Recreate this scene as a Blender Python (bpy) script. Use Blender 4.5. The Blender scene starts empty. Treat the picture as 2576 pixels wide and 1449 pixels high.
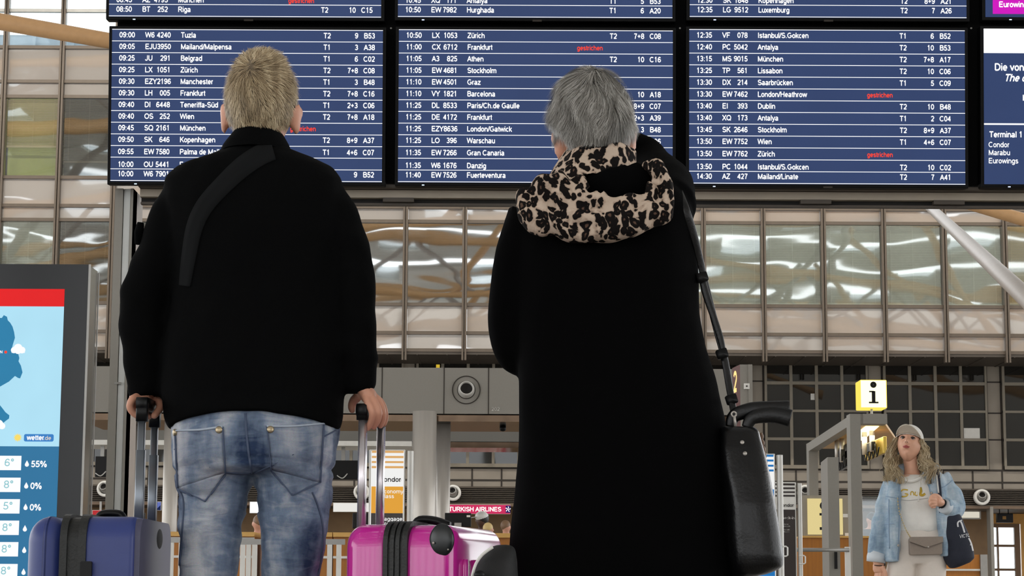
import bpy, bmesh, math, random
import numpy as np
from mathutils import Vector, Matrix, noise
from mathutils.bvhtree import BVHTree
random.seed(7)
rng = np.random.default_rng(7)
S = bpy.context.scene
COL = S.collection

# ------------------------------------------------------------------ camera
F = 5300.0; CX, CY = 1288.0, 724.5; CAM_H = 0.505
TH = math.atan(775.5 / F); RO = math.radians(0.27)
cF = Vector((0, math.cos(TH), math.sin(TH)))
r0 = Vector((1, 0, 0)); u0 = Vector((0, -math.sin(TH), math.cos(TH)))
cR = math.cos(RO) * r0 + math.sin(RO) * u0
cU = -math.sin(RO) * r0 + math.cos(RO) * u0
cam_d = bpy.data.cameras.new('camera'); cam = bpy.data.objects.new('camera', cam_d); COL.objects.link(cam)
cam_d.sensor_width = 36.0; cam_d.lens = F / 2576 * 36.0; cam_d.clip_end = 500
CP = Vector((0, 0, CAM_H))
cam.matrix_world = Matrix(((cR.x, cU.x, -cF.x, CP.x), (cR.y, cU.y, -cF.y, CP.y), (cR.z, cU.z, -cF.z, CP.z), (0, 0, 0, 1)))
S.camera = cam

def ray(px, py):
    return cF + cR * ((px - CX) / F) + cU * ((CY - py) / F)
def at(px, py, Y):
    d = ray(px, py); return CP + d * (Y / d.y)

# ------------------------------------------------------------------ world, light, exposure
S.view_settings.view_transform = 'Standard'; S.view_settings.look = 'None'
S.view_settings.exposure = 0.0; S.view_settings.gamma = 1.0; S.view_settings.use_curve_mapping = False
S.cycles.use_denoising = True
S.cycles.max_bounces = 8; S.cycles.transparent_max_bounces = 12
W = bpy.data.worlds.new('overcast_sky'); S.world = W; W.use_nodes = True
bgn = W.node_tree.nodes['Background']; bgn.inputs[0].default_value = (0.97, 0.985, 1.0, 1); bgn.inputs[1].default_value = 3.2
def area(name, loc, rot, size, power, color):
    l = bpy.data.lights.new(name, 'AREA'); l.shape = 'RECTANGLE'; l.size, l.size_y = size
    l.energy = power; l.color = color
    o = bpy.data.objects.new(name, l); o.location = loc; o.rotation_euler = rot; COL.objects.link(o); return o

# added warm spotlights, out of view, that brighten the far window wall
for i_ in range(9):
    l = bpy.data.lights.new('facade_fill_spot', 'SPOT'); l.energy = 1700; l.color = (1.0, .95, .86); l.spot_size = math.radians(84); l.spot_blend = .8; l.shadow_soft_size = .15
    o = bpy.data.objects.new('facade_fill_spot', l); o.location = (-18 + 4.5 * i_, 46.5, 19.2); COL.objects.link(o)
    o.rotation_euler = Vector((0, 10.5, -10.5)).to_track_quat('-Z', 'Y').to_euler()

# ------------------------------------------------------------------ helpers
def lin(c):
    r = []
    for v in c[:3]:
        v = v / 255.0
        r.append(v / 12.92 if v <= 0.04045 else ((v + 0.055) / 1.055) ** 2.4)
    return (r[0], r[1], r[2], 1.0)
def newmat(name):
    m = bpy.data.materials.new(name); m.use_nodes = True
    nt = m.node_tree; nt.nodes.clear()
    out = nt.nodes.new('ShaderNodeOutputMaterial')
    return m, nt, out
def nd(nt, typ, **kw):
    n = nt.nodes.new(typ)
    for k, v in kw.items():
        if k.startswith('_'): setattr(n, k[1:], v)
        else:
            n.inputs[k.replace('__', ' ')].default_value = v
    return n
def pm(name, col, rough=0.6, metal=0.0, var=0.06, scale=8.0, bump=0.0, bscale=60.0, spec=0.5, coat=0.0, sheen=0.0, stretch=None):
    m, nt, out = newmat(name)
    b = nd(nt, 'ShaderNodeBsdfPrincipled', Roughness=rough, Metallic=metal)
    b.inputs['Specular IOR Level'].default_value = spec
    b.inputs['Coat Weight'].default_value = coat; b.inputs['Coat Roughness'].default_value = 0.08
    if sheen:
        b.inputs['Sheen Weight'].default_value = sheen; b.inputs['Sheen Roughness'].default_value = 0.4
    tc = nd(nt, 'ShaderNodeTexCoord')
    mp = nd(nt, 'ShaderNodeMapping')
    if stretch: mp.inputs['Scale'].default_value = stretch
    nt.links.new(tc.outputs['Object'], mp.inputs[0])
    n = nd(nt, 'ShaderNodeTexNoise', Scale=scale, Detail=4.0)
    nt.links.new(mp.outputs[0], n.inputs['Vector'])
    mx = nd(nt, 'ShaderNodeMix', _data_type='RGBA')
    c = lin(col); lo = tuple(max(0, v * (1 - var * 2)) for v in c[:3]) + (1,); hi = tuple(min(1, v * (1 + var * 2)) for v in c[:3]) + (1,)
    mx.inputs[6].default_value = lo; mx.inputs[7].default_value = hi
    nt.links.new(n.outputs[0], mx.inputs[0]); nt.links.new(mx.outputs[2], b.inputs['Base Color'])
    if bump:
        n2 = nd(nt, 'ShaderNodeTexNoise', Scale=bscale, Detail=3.0)
        nt.links.new(mp.outputs[0], n2.inputs['Vector'])
        bp = nd(nt, 'ShaderNodeBump', Strength=bump, Distance=0.01)
        nt.links.new(n2.outputs[0], bp.inputs['Height']); nt.links.new(bp.outputs[0], b.inputs['Normal'])
    nt.links.new(b.outputs[0], out.inputs[0]); return m
def em(name, col, strength=1.0):
    m, nt, out = newmat(name)
    e = nd(nt, 'ShaderNodeEmission', Color=lin(col), Strength=strength)
    nt.links.new(e.outputs[0], out.inputs[0]); return m
def screen_mat(name, col, strength=1.0):
    m, nt, out = newmat(name)
    b = nd(nt, 'ShaderNodeBsdfPrincipled', Roughness=0.25); b.inputs['Base Color'].default_value = (0.01, 0.01, 0.012, 1)
    b.inputs['Specular IOR Level'].default_value = 0.08
    tc = nd(nt, 'ShaderNodeTexCoord'); n = nd(nt, 'ShaderNodeTexNoise', Scale=3.0, Detail=2.0)
    nt.links.new(tc.outputs['Object'], n.inputs['Vector'])
    mx = nd(nt, 'ShaderNodeMix', _data_type='RGBA'); c = lin(col)
    mx.inputs[6].default_value = tuple(v * 0.9 for v in c[:3]) + (1,); mx.inputs[7].default_value = tuple(v * 1.1 for v in c[:3]) + (1,)
    nt.links.new(n.outputs[0], mx.inputs[0]); nt.links.new(mx.outputs[2], b.inputs['Emission Color'])
    b.inputs['Emission Strength'].default_value = strength
    nt.links.new(b.outputs[0], out.inputs[0]); return m

class MB:
    """collects geometry for ONE mesh object"""
    def __init__(s): s.v = []; s.f = []
    def add(s, vs, fs):
        o = len(s.v); s.v += [tuple(p) for p in vs]; s.f += [tuple(i + o for i in f) for f in fs]; return s
    def quad(s, a, b, c, d): return s.add([a, b, c, d], [(0, 1, 2, 3)])
    def poly(s, pts): return s.add(pts, [tuple(range(len(pts)))])
    def box(s, x0, x1, y0, y1, z0, z1):
        return s.frame_box(Vector((x0, y0, z0)), Vector((x1 - x0, 0, 0)), Vector((0, y1 - y0, 0)), Vector((0, 0, z1 - z0)))
    def frame_box(s, o, a, b, c):
        p = [o, o + a, o + a + b, o + b, o + c, o + a + c, o + a + b + c, o + b + c]
        return s.add(p, [(0, 3, 2, 1), (4, 5, 6, 7), (0, 1, 5, 4), (1, 2, 6, 5), (2, 3, 7, 6), (3, 0, 4, 7)])
    def loft(s, rings, cap=True):
        n = len(rings[0]); vs = [p for r in rings for p in r]; fs = []
        for i in range(len(rings) - 1):
            for j in range(n):
                k = (j + 1) % n
                fs.append((i * n + j, i * n + k, (i + 1) * n + k, (i + 1) * n + j))
        if cap:
            fs.append(tuple(reversed(range(n)))); fs.append(tuple((len(rings) - 1) * n + j for j in range(n)))
        return s.add(vs, fs)
    def tube(s, pts, rad, n=10, sub=0, flat=1.0, up=None, cap=True):
        pts = [Vector(p) for p in pts]; rad = list(rad) if hasattr(rad, '__len__') else [rad] * len(pts)
        if sub: pts, rad = catmull(pts, rad, sub)
        rings = []; prev = None
        for i, p in enumerate(pts):
            t = (pts[min(i + 1, len(pts) - 1)] - pts[max(i - 1, 0)])
            if t.length < 1e-9: t = Vector((0, 0, 1))
            t.normalize()
            if prev is None:
                a = Vector(up) if up is not None else (Vector((0, 0, 1)) if abs(t.z) < 0.9 else Vector((0, 1, 0)))
            else: a = prev
            a = (a - t * a.dot(t))
            if a.length < 1e-6: a = t.orthogonal()
            a.normalize(); prev = a; b = t.cross(a)
            r = rad[i]
            rings.append([p + a * (r * math.cos(2 * math.pi * k / n)) + b * (r * flat * math.sin(2 * math.pi * k / n)) for k in range(n)])
        return s.loft(rings, cap)
    def cyl(s, a, b, r, n=20, r2=None): return s.tube([a, b], [r, r2 if r2 is not None else r], n)
    def ellipsoid(s, c, rx, ry, rz, nu=20, nv=12, M=None):
        c = Vector(c); rings = []
        for i in range(nv + 1):
            ph = -math.pi / 2 + math.pi * i / nv
            cz = math.cos(ph) if 0 < i < nv else 0.02
            ring = []
            for j in range(nu):
                t = 2 * math.pi * j / nu
                p = Vector((rx * cz * math.cos(t), ry * cz * math.sin(t), rz * math.sin(ph)))
                ring.append(c + (M @ p if M else p))
            rings.append(ring)
        return s.loft(rings)
    def revolve(s, c, axis, prof, n=32, cap=False):
        """prof: list of (radius, along axis)"""
        c = Vector(c); ax = Vector(axis).normalized(); a = ax.orthogonal().normalized(); b = ax.cross(a)
        rings = [[c + ax * h + a * (r * math.cos(2 * math.pi * k / n)) + b * (r * math.sin(2 * math.pi * k / n)) for k in range(n)] for r, h in prof]
        return s.loft(rings, cap)
    def rprism(s, o, ax, ay, az, hw, hh, r, d0, d1, seg=6):
        """rounded rectangle (half width hw along ax, half height hh along ay) extruded along az from d0 to d1"""
        o, ax, ay, az = Vector(o), Vector(ax), Vector(ay), Vector(az)
        ring = []
        for (sx, sy, a0) in ((1, 1, 0), (-1, 1, 90), (-1, -1, 180), (1, -1, 270)):
            for k in range(seg + 1):
                t = math.radians(a0 + 90 * k / seg)
                ring.append(o + ax * (sx * (hw - r) + r * math.cos(t)) + ay * (sy * (hh - r) + r * math.sin(t)))
        return s.loft([[p + az * d0 for p in ring], [p + az * d1 for p in ring]])
    def build(s, name, mat, parent=None, smooth=False, bevel=0.0, seg=3, recalc=True):
        me = bpy.data.meshes.new(name)
        off = Vector(parent_world(parent)) if parent else Vector((0, 0, 0))
        me.from_pydata([(p[0] - off.x, p[1] - off.y, p[2] - off.z) for p in s.v], [], s.f); me.update()
        if recalc:
            bm = bmesh.new(); bm.from_mesh(me); bmesh.ops.recalc_face_normals(bm, faces=bm.faces[:])
            if bevel:
                bmesh.ops.bevel(bm, geom=[e for e in bm.edges if len(e.link_faces) == 2 and e.calc_face_angle() > 0.5], offset=bevel, segments=seg, affect='EDGES', profile=0.5)
            bm.to_mesh(me); bm.free()
        return link(name, me, mat, parent, smooth)
def parent_world(p):
    v = Vector((0, 0, 0))
    while p is not None:
        v += p.location; p = p.parent
    return v
def link(name, me, mat, parent=None, smooth=False):
    me.materials.clear()
    if mat: me.materials.append(mat)
    if smooth: me.polygons.foreach_set('use_smooth', [True] * len(me.polygons))
    o = bpy.data.objects.new(name, me); COL.objects.link(o)
    if parent: o.parent = parent
    return o
def catmull(pts, rad, sub):
    P = []; R = []; n = len(pts)
    for i in range(n - 1):
        p0, p1, p2, p3 = pts[max(i - 1, 0)], pts[i], pts[i + 1], pts[min(i + 2, n - 1)]
        for k in range(sub):
            t = k / sub; t2 = t * t; t3 = t2 * t
            P.append(0.5 * ((2 * p1) + (p2 - p0) * t + (2 * p0 - 5 * p1 + 4 * p2 - p3) * t2 + (3 * p1 - p0 - 3 * p2 + p3) * t3))
            R.append(rad[i] * (1 - t) + rad[i + 1] * t)
    P.append(pts[-1]); R.append(rad[-1]); return P, R
def thing(name, label, cat, loc=(0, 0, 0), group=None):
    o = bpy.data.objects.new(name, None); o.location = loc; COL.objects.link(o); o.empty_display_size = 0.1
    return tag(o, label, cat, group)
def tag(o, label, cat, group=None):
    o['label'] = label; o['category'] = cat
    if group: o['group'] = group
    return o
def struct(o): o['kind'] = 'structure'; return o
def copy_tree(o, dx, label, group=None):
    r = o.copy(); COL.objects.link(r); r.location = o.location + Vector(dx); r['label'] = label
    for ch in list(o.children):
        c = ch.copy(); COL.objects.link(c); c.parent = r
        for g in list(ch.children):
            d = g.copy(); COL.objects.link(d); d.parent = c
    return r
def remesh(mb, voxel, smooth=4, factor=0.5):
    me = bpy.data.meshes.new('tmp'); me.from_pydata(mb.v, [], mb.f); me.update()
    bm = bmesh.new(); bm.from_mesh(me); bmesh.ops.recalc_face_normals(bm, faces=bm.faces[:]); bm.to_mesh(me); bm.free()
    o = bpy.data.objects.new('tmp', me); COL.objects.link(o)
    m = o.modifiers.new('r', 'REMESH'); m.mode = 'VOXEL'; m.voxel_size = voxel
    if smooth:
        m2 = o.modifiers.new('s', 'SMOOTH'); m2.factor = factor; m2.iterations = smooth
    dg = bpy.context.evaluated_depsgraph_get()
    r = bpy.data.meshes.new_from_object(o.evaluated_get(dg))
    bpy.data.objects.remove(o); bpy.data.meshes.remove(me)
    return r
def displace(me, fn):
    n = len(me.vertices); co = np.empty(n * 3); me.vertices.foreach_get('co', co); co = co.reshape(-1, 3)
    no = np.empty(n * 3); me.vertices.foreach_get('normal', no); no = no.reshape(-1, 3)
    d = np.array([fn(Vector(c), Vector(m)) for c, m in zip(co, no)])
    co = co + no * d[:, None]; me.vertices.foreach_set('co', co.ravel()); me.update(); return me
def place(name, me, mat, parent=None, smooth=True):
    if parent:
        off = parent_world(parent); me.transform(Matrix.Translation(-off))
    return link(name, me, mat, parent, smooth)
def ell_ring(c, a, b, n=40, e=2.3, zfun=None):
    out = []
    for k in range(n):
        t = 2 * math.pi * k / n; ct, st = math.cos(t), math.sin(t)
        x = a * math.copysign(abs(ct) ** (2 / e), ct); y = b * math.copysign(abs(st) ** (2 / e), st)
        out.append(Vector((c[0] + x, c[1] + y, c[2] + (zfun(ct, st) if zfun else 0))))
    return out
def rows_loft(mb, rows, Y, e=2.3, n=40, zlast=None):
    """rows: (py, left px, right px, half depth, dY)"""
    rings = []
    for i, r in enumerate(rows):
        py, xl, xr, d = r[:4]; dy = r[4] if len(r) > 4 else 0
        L = at(xl, py, Y + dy); R = at(xr, py, Y + dy)
        c = (L + R) / 2
        rings.append(ell_ring(c, (R.x - L.x) / 2, d, n, e, zlast if (zlast and i == len(rows) - 1) else None))
    mb.loft(rings); return mb

# writing: a plain grotesque drawn with strokes (cap height 1), laid into the plane (origin, U, V)
def _arc(cx, cy, rx, ry, a0, a1, n=None):
    n = n or max(4, int(abs(a1 - a0) / 18)); return [(cx + rx * math.cos(math.radians(a0 + (a1 - a0) * k / n)), cy + ry * math.sin(math.radians(a0 + (a1 - a0) * k / n))) for k in range(n + 1)]
def _glyphs():
    g = {}; i = .08; T = .93; H = 1 - .07; B = .07; X = .725 - .065; XB = .065
    def D(ch, adv, *st): g[ch] = (adv, st)
    w = .777; c = w / 2; r = c - .115
    D('0', w, _arc(c, .5, r, .43, 0, 360)); D('1', w, [(.18, .76), (.30, .80), (.42, 1 - .02), (.42, 0)])
    D('2', w, _arc(c, .68, r, .25, 160, -30) + [(.13, B), (w - .1, B)]); D('3', w, _arc(c - .02, .72, r - .03, .21, 155, -90) + [(.32, .51)], _arc(c - .02, .29, r, .22, 90, -155))
    D('4', w, [(.54, 0), (.54, .92), (.10, .30), (.70, .30)]); D('5', w, [(.66, H), (.24, H), (.17, .50)] + _arc(c - .02, .32, r + .02, .25, 125, -155))
    D('6', w, _arc(c, .31, r, .24, 0, 360), _arc(c + .04, .42, r + .04, .51, 180, 45)); D('7', w, [(.10, H), (.66, H), (.42, .50), (.32, 0)])
    D('8', w, _arc(c, .72, r - .03, .21, 0, 360), _arc(c, .285, r, .225, 0, 360)); D('9', w, _arc(c, .69, r, .24, 0, 360), _arc(c - .04, .58, r + .04, .51, 0, -135))
    D(' ', .388); D(':', .388, [(.19, .0), (.19, .14)], [(.19, .55), (.19, .69)]); D('.', .388, [(.19, 0), (.19, .14)]); D('/', .388, [(.02, 0), (.37, 1)]); D('+', .816, [(.12, .48), (.70, .48)], [(.41, .19), (.41, .77)])
    D('-', .465, [(.06, .36), (.40, .36)]); D('°', .559, _arc(.28, .82, .13, .13, 0, 360)); D('%', 1.24, _arc(.26, .74, .14, .2, 0, 360), _arc(.98, .26, .14, .2, 0, 360), [(.32, 0), (.92, 1)])
    D('A', .93, [(.05, 0), (.465, H), (.88, 0)], [(.22, .33), (.71, .33)]); D('B', .93, [(.15, B), (.15, H), (.50, H)] + _arc(.50, .735, .26, .195, 90, -90) + [(.15, .54)], [(.50, .54)] + _arc(.52, .305, .30, .235, 90, -90) + [(.15, B)])
    D('C', 1.008, _arc(.53, .5, .42, .43, 48, 318)); D('D', 1.008, [(.16, B), (.16, H), (.45, H)] + _arc(.45, .5, .43, .43, 90, -90) + [(.16, B)])
    D('E', .93, [(.84, B), (.16, B), (.16, H), (.82, H)], [(.16, .52), (.76, .52)]); D('F', .853, [(.16, 0), (.16, H), (.80, H)], [(.16, .50), (.70, .50)]); D('G', 1.087, _arc(.55, .5, .43, .43, 50, 335) + [(.95, .46), (.60, .46)])
    D('H', 1.008, [(.16, 0), (.16, 1)], [(.85, 0), (.85, 1)], [(.16, .53), (.85, .53)]); D('I', .388, [(.195, 0), (.195, 1)]); D('J', .698, [(.54, 1), (.54, .30)] + _arc(.31, .29, .23, .22, 0, -170))
    D('K', .93, [(.16, 0), (.16, 1)], [(.84, 1), (.17, .38)], [(.40, .58), (.88, 0)]); D('L', .777, [(.15, 1), (.15, B), (.74, B)]); D('M', 1.163, [(.16, 0), (.16, H), (.58, .08), (1.0, H), (1.0, 0)]); D('N', 1.008, [(.16, 0), (.16, H), (.85, .07), (.85, 1)])
    D('O', 1.087, _arc(.54, .5, .44, .43, 0, 360)); D('P', .93, [(.16, 0), (.16, H), (.54, H)] + _arc(.54, .69, .28, .24, 90, -90) + [(.16, .45)]); D('Q', 1.087, _arc(.54, .5, .44, .43, 0, 360), [(.64, .26), (.98, .0)])
    D('R', 1.008, [(.16, 0), (.16, H), (.58, H)] + _arc(.58, .71, .27, .22, 90, -90) + [(.16, .49)], [(.54, .48), (.92, 0)]); D('S', .93, _arc(.46, .715, .31, .215, 25, 270) + _arc(.47, .285, .35, .215, 90, -160))
    D('T', .853, [(.04, H), (.82, H)], [(.426, H), (.426, 0)]); D('U', 1.008, [(.16, 1), (.16, .38)] + _arc(.505, .39, .345, .32, 180, 360) + [(.85, 1)]); D('V', .93, [(.04, 1), (.465, .06), (.89, 1)]); D('W', 1.318, [(.05, 1), (.33, .07), (.66, .94), (.99, .07), (1.27, 1)])
    D('X', .93, [(.06, 0), (.86, 1)], [(.07, 1), (.87, 0)]); D('Y', .93, [(.04, 1), (.465, .45), (.89, 1)], [(.465, .45), (.465, 0)]); D('Z', .853, [(.07, H), (.77, H), (.06, B), (.80, B)])
    bowl = lambda cx=.385, rx=.25, a0=0, a1=360: _arc(cx, .36, rx, .30, a0, a1)
    D('a', w, _arc(.36, .51, .23, .15, 160, 0) + [(.59, .20), (.63, 0)], _arc(.34, .20, .245, .14, 60, 300, 14) + [(.59, .20), (.59, .40), (.40, .36)]); D('b', w, [(.13, 0), (.13, 1)], bowl(.40)); D('c', .698, bowl(.37, .25, 45, 315)); D('d', w, [(.645, 0), (.645, 1)], bowl(.375))
    D('e', w, [(.13, .36), (.64, .36)] + bowl(.385, .255, 0, 318)); D('f', .388, [(.20, 0), (.20, .80)] + _arc(.32, .82, .12, .12, 180, 80), [(.02, X), (.37, X)]); D('g', w, bowl(.375), [(.635, .70), (.635, 0)] + _arc(.37, -.02, .265, .19, 0, -155)); D('h', w, [(.13, 0), (.13, 1)], _arc(.39, .40, .25, .26, 180, 0) + [(.64, 0)])
    D('i', .31, [(.155, 0), (.155, .725)], [(.155, .86), (.155, 1)]); D('j', .31, [(.155, .72), (.155, -.2)]); D('k', .698, [(.13, 0), (.13, 1)], [(.62, .72), (.14, .28)], [(.30, .42), (.65, 0)]); D('l', .31, [(.155, 0), (.155, 1)])
    D('m', 1.163, [(.13, 0), (.13, .725)], _arc(.355, .46, .225, .20, 180, 0) + [(.58, 0)], _arc(.805, .46, .225, .20, 180, 0) + [(1.03, 0)]); D('n', w, [(.13, 0), (.13, .725)], _arc(.39, .40, .25, .26, 180, 0) + [(.64, 0)]); D('o', w, bowl(.388, .262)); D('p', w, [(.13, -.28), (.13, .725)], bowl(.40)); D('q', w, [(.645, -.28), (.645, .725)], bowl(.375))
    D('r', .465, [(.13, 0), (.13, .725)], [(.13, .42)] + _arc(.34, .46, .2, .2, 170, 75)); D('s', .698, _arc(.34, .52, .21, .14, 20, 270) + _arc(.345, .205, .24, .14, 90, -165)); D('t', .388, [(.19, .92), (.19, .17)] + _arc(.31, .17, .12, .105, 180, 285), [(.02, X), (.36, X)]); D('u', w, [(.645, .725), (.645, 0)], [(.135, .725), (.135, .30)] + _arc(.385, .32, .25, .26, 180, 360))
    D('v', .698, [(.05, .725), (.35, .06), (.65, .725)]); D('w', 1.008, [(.05, .725), (.27, .06), (.505, .68), (.74, .06), (.96, .725)]); D('x', .698, [(.05, 0), (.64, .725)], [(.06, .725), (.65, 0)]); D('y', .698, [(.05, .725), (.35, .04)], [(.65, .725), (.32, -.10), (.20, -.22), (.08, -.21)]); D('z', .698, [(.06, X), (.60, X), (.06, XB), (.64, XB)])
    g['ü'] = (g['u'][0], g['u'][1] + ([(.26, .84), (.26, .96)], [(.52, .84), (.52, .96)]))
    return g
GL = _glyphs()
def stroke_quads(pts, hw):
    out = []; n = len(pts)
    for k in range(n - 1):
        (x0, y0), (x1, y1) = pts[k], pts[k + 1]; dx, dy = x1 - x0, y1 - y0; l = math.hypot(dx, dy) or 1; dx, dy = dx / l, dy / l
        e0 = hw * .45 if k else 0; e1 = hw * .45 if k < n - 2 else 0
        out.append([(x0 - dx * e0 - dy * hw, y0 - dy * e0 + dx * hw), (x0 - dx * e0 + dy * hw, y0 - dy * e0 - dx * hw), (x1 + dx * e1 + dy * hw, y1 + dy * e1 - dx * hw), (x1 + dx * e1 - dy * hw, y1 + dy * e1 + dx * hw)])
    return out
CAP = .71
def text_geo(s, size, align='LEFT', bold=0.0, shear=0.0):
    adv = sum(GL[c][0] for c in s); x = {'LEFT': 0, 'RIGHT': -adv, 'CENTER': -adv / 2}[align]; vs = []; fs = []
    hw = .066 + bold * 1.1
    for ch in s:
        a, st = GL[ch]
        for pts in st:
            for q in stroke_quads(pts, hw):
                o = len(vs); vs += [((x + px + shear * py) * CAP * size, py * CAP * size) for px, py in q]; fs.append((o, o + 1, o + 2, o + 3))
        x += a
    return vs, fs
_tc = {}
def write(mb, s, O, U, V, size, align='LEFT', bold=0.012, shear=0.0, sx=1.0):
    key = (s, align, bold, shear)
    if key not in _tc: _tc[key] = text_geo(s, 1.0, align, bold, shear)
    vs, fs = _tc[key]; O, U, V = Vector(O), Vector(U), Vector(V)
    mb.add([O + U * (x * size * sx) + V * (y * size) for x, y in vs], fs)
# ------------------------------------------------------------------ materials
def pane_mat(name, base, gloss, clear, bump=0.5, rough=0.02):
    m, nt, out = newmat(name)
    tc = nd(nt, 'ShaderNodeTexCoord'); mp = nd(nt, 'ShaderNodeMapping'); mp.inputs['Scale'].default_value = (0.55, 1, 1.1)
    nt.links.new(tc.outputs['Object'], mp.inputs[0])
    n = nd(nt, 'ShaderNodeTexNoise', Scale=0.55, Detail=1.2, Distortion=0.5); nt.links.new(mp.outputs[0], n.inputs['Vector'])
    bp = nd(nt, 'ShaderNodeBump', Strength=bump, Distance=0.06); nt.links.new(n.outputs[0], bp.inputs['Height'])
    g = nd(nt, 'ShaderNodeBsdfGlossy', Roughness=rough); g.inputs['Color'].default_value = (0.95, 0.97, 0.98, 1)
    nt.links.new(bp.outputs[0], g.inputs['Normal'])
    if clear:
        a = nd(nt, 'ShaderNodeBsdfTransparent'); a.inputs[0].default_value = lin(base)
    else:
        a = nd(nt, 'ShaderNodeBsdfDiffuse'); a.inputs[0].default_value = lin(base)
    mx = nd(nt, 'ShaderNodeMixShader', Fac=gloss)
    nt.links.new(a.outputs[0], mx.inputs[1]); nt.links.new(g.outputs[0], mx.inputs[2]); nt.links.new(mx.outputs[0], out.inputs[0])
    return m
M = {}
M['spandrel'] = pane_mat('enamelled_glass', (172, 164, 157), 0.22, False, 0.12)
M['glass'] = pane_mat('wavy_window_glass', (240, 244, 242), 0.20, True, 0.13)
M['mirror'] = pane_mat('reflecting_window_glass', (225, 228, 225), 0.42, True, 0.12)
M['rooflight'] = pane_mat('dimming_rooflight_glass', (178, 184, 186), 0.04, True, 0.02)
M['clear'] = pane_mat('clear_glass', (245, 250, 252), 0.06, True, 0.1)
M['darkglass'] = pane_mat('dark_window_glass', (32, 30, 27), 0.045, False, 0.2)
M['mullion'] = pm('bronze_mullion', (104, 93, 82), 0.45, 0.3)
M['blind_light'] = pm('pale_blind', (232, 230, 220), 0.6)
M['blind_warm'] = pm('warm_lit_blind', (224, 200, 158), 0.6)  # warm tint stands in for lamplight in the rooms behind
M['blind_dark'] = pm('dim_room_blind', (120, 104, 84), 0.6)  # darkened to stand in for dim rooms behind open slats
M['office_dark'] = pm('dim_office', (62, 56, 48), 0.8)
M['office_mid'] = pm('grey_office', (188, 184, 168), 0.8)
M['office_lit_yellow'] = pm('yellow_lit_office', (196, 196, 118), 0.8)  # yellow colour stands in for lights inside the office
M['greywall'] = pm('grey_wall_panel', (148, 140, 128), 0.65)
M['tile'] = pm('grey_stone_tile', (138, 129, 117), 0.6, var=0.1, scale=2)
M['joint'] = pm('dark_joint', (48, 42, 36), 0.8)
M['soffit'] = pm('dark_soffit', (74, 66, 58), 0.6)
M['louver'] = pm('dark_louvre', (82, 74, 66), 0.5)
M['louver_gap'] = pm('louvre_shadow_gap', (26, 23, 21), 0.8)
M['frame'] = pm('window_frame_grey', (126, 118, 104), 0.55)
M['beam'] = pm('grey_metal_panel', (136, 132, 124), 0.5, 0.0, 0.03, 40)
M['beam2'] = pm('dark_grey_metal_panel', (112, 110, 104), 0.55, 0.0, 0.03, 40)
M['copper'] = pm('polished_bronze_strip', (80, 66, 54), 0.14, 1.0, 0.25, 3)
M['steel'] = pm('brushed_steel_column', (186, 180, 172), 0.42, 0.4, 0.06, 3, stretch=(6, 6, 0.4))
M['white'] = pm('white_paint', (226, 224, 218), 0.45)
M['offwhite'] = pm('pale_grey_metal', (200, 198, 192), 0.4, 0.2)
M['black'] = pm('black_plastic', (11, 11, 12), 0.45, spec=.25)
M['blackgloss'] = pm('glossy_black_glass', (10, 11, 14), 0.12, spec=.25)
M['wood'] = pm('orange_wood_veneer', (164, 102, 26), 0.45, 0, 0.12, 5, stretch=(8, 8, 0.5))
M['woodpale'] = pm('pale_wood_worktop', (206, 160, 84), 0.4, 0, 0.1, 5)
M['woodwall'] = pm('brown_wood_wall', (134, 104, 70), 0.55, 0, 0.16, 2)
M['floor'] = pm('grey_granite_floor', (150, 145, 138), 0.25, 0, 0.08, 20)
M['roof'] = pm('pale_roof_lining', (196, 192, 184), 0.7)
M['truss'] = pm('tan_roof_tube', (208, 164, 116), 0.5)
M['whitetube'] = pm('off_white_tube', (164, 154, 146), 0.45)
M['satin'] = pm('satin_grey_steel', (150, 148, 144), 0.35, 0.5)
M['lamp'] = em('white_lamp', (255, 250, 235), 2.2)
M['warmlamp'] = em('warm_lamp', (255, 214, 150), 2.0)

# ------------------------------------------------------------------ the hall
mb = MB(); mb.quad((-70, -45, 0), (70, -45, 0), (70, 75, 0), (-70, 75, 0)); struct(mb.build('floor', M['floor']))
mb = MB()
for k in range(13):
    y0 = -40 + k * 7.6
    z0 = 21.5 + 2.5 * math.sin((y0 + 40) / 100 * math.pi)
    mb.box(-60, 60, y0, y0 + 4.4, z0, z0 + 0.3)
    for q in range(17):      # skylight openings between the lining panels
        xa = -60 + q * 7.2 + (k % 3) * 2.1
        mb.box(xa, xa + 4.3, y0 + 4.4, y0 + 7.6, z0, z0 + 0.3)
ceil = struct(mb.build('ceiling', M['roof']))
mb = MB()
for k in range(13):
    y0 = -40 + k * 7.6; z0 = 21.6 + 2.5 * math.sin((y0 + 40) / 100 * math.pi)
    mb.quad((-60, y0 + 4.3, z0), (62, y0 + 4.3, z0), (62, y0 + 7.7, z0), (-60, y0 + 7.7, z0))
mb.build('skylight_dimming_pane', M['rooflight'], ceil, recalc=False)  # unseen panes added to dim the sky mirrored in the facade

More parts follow.
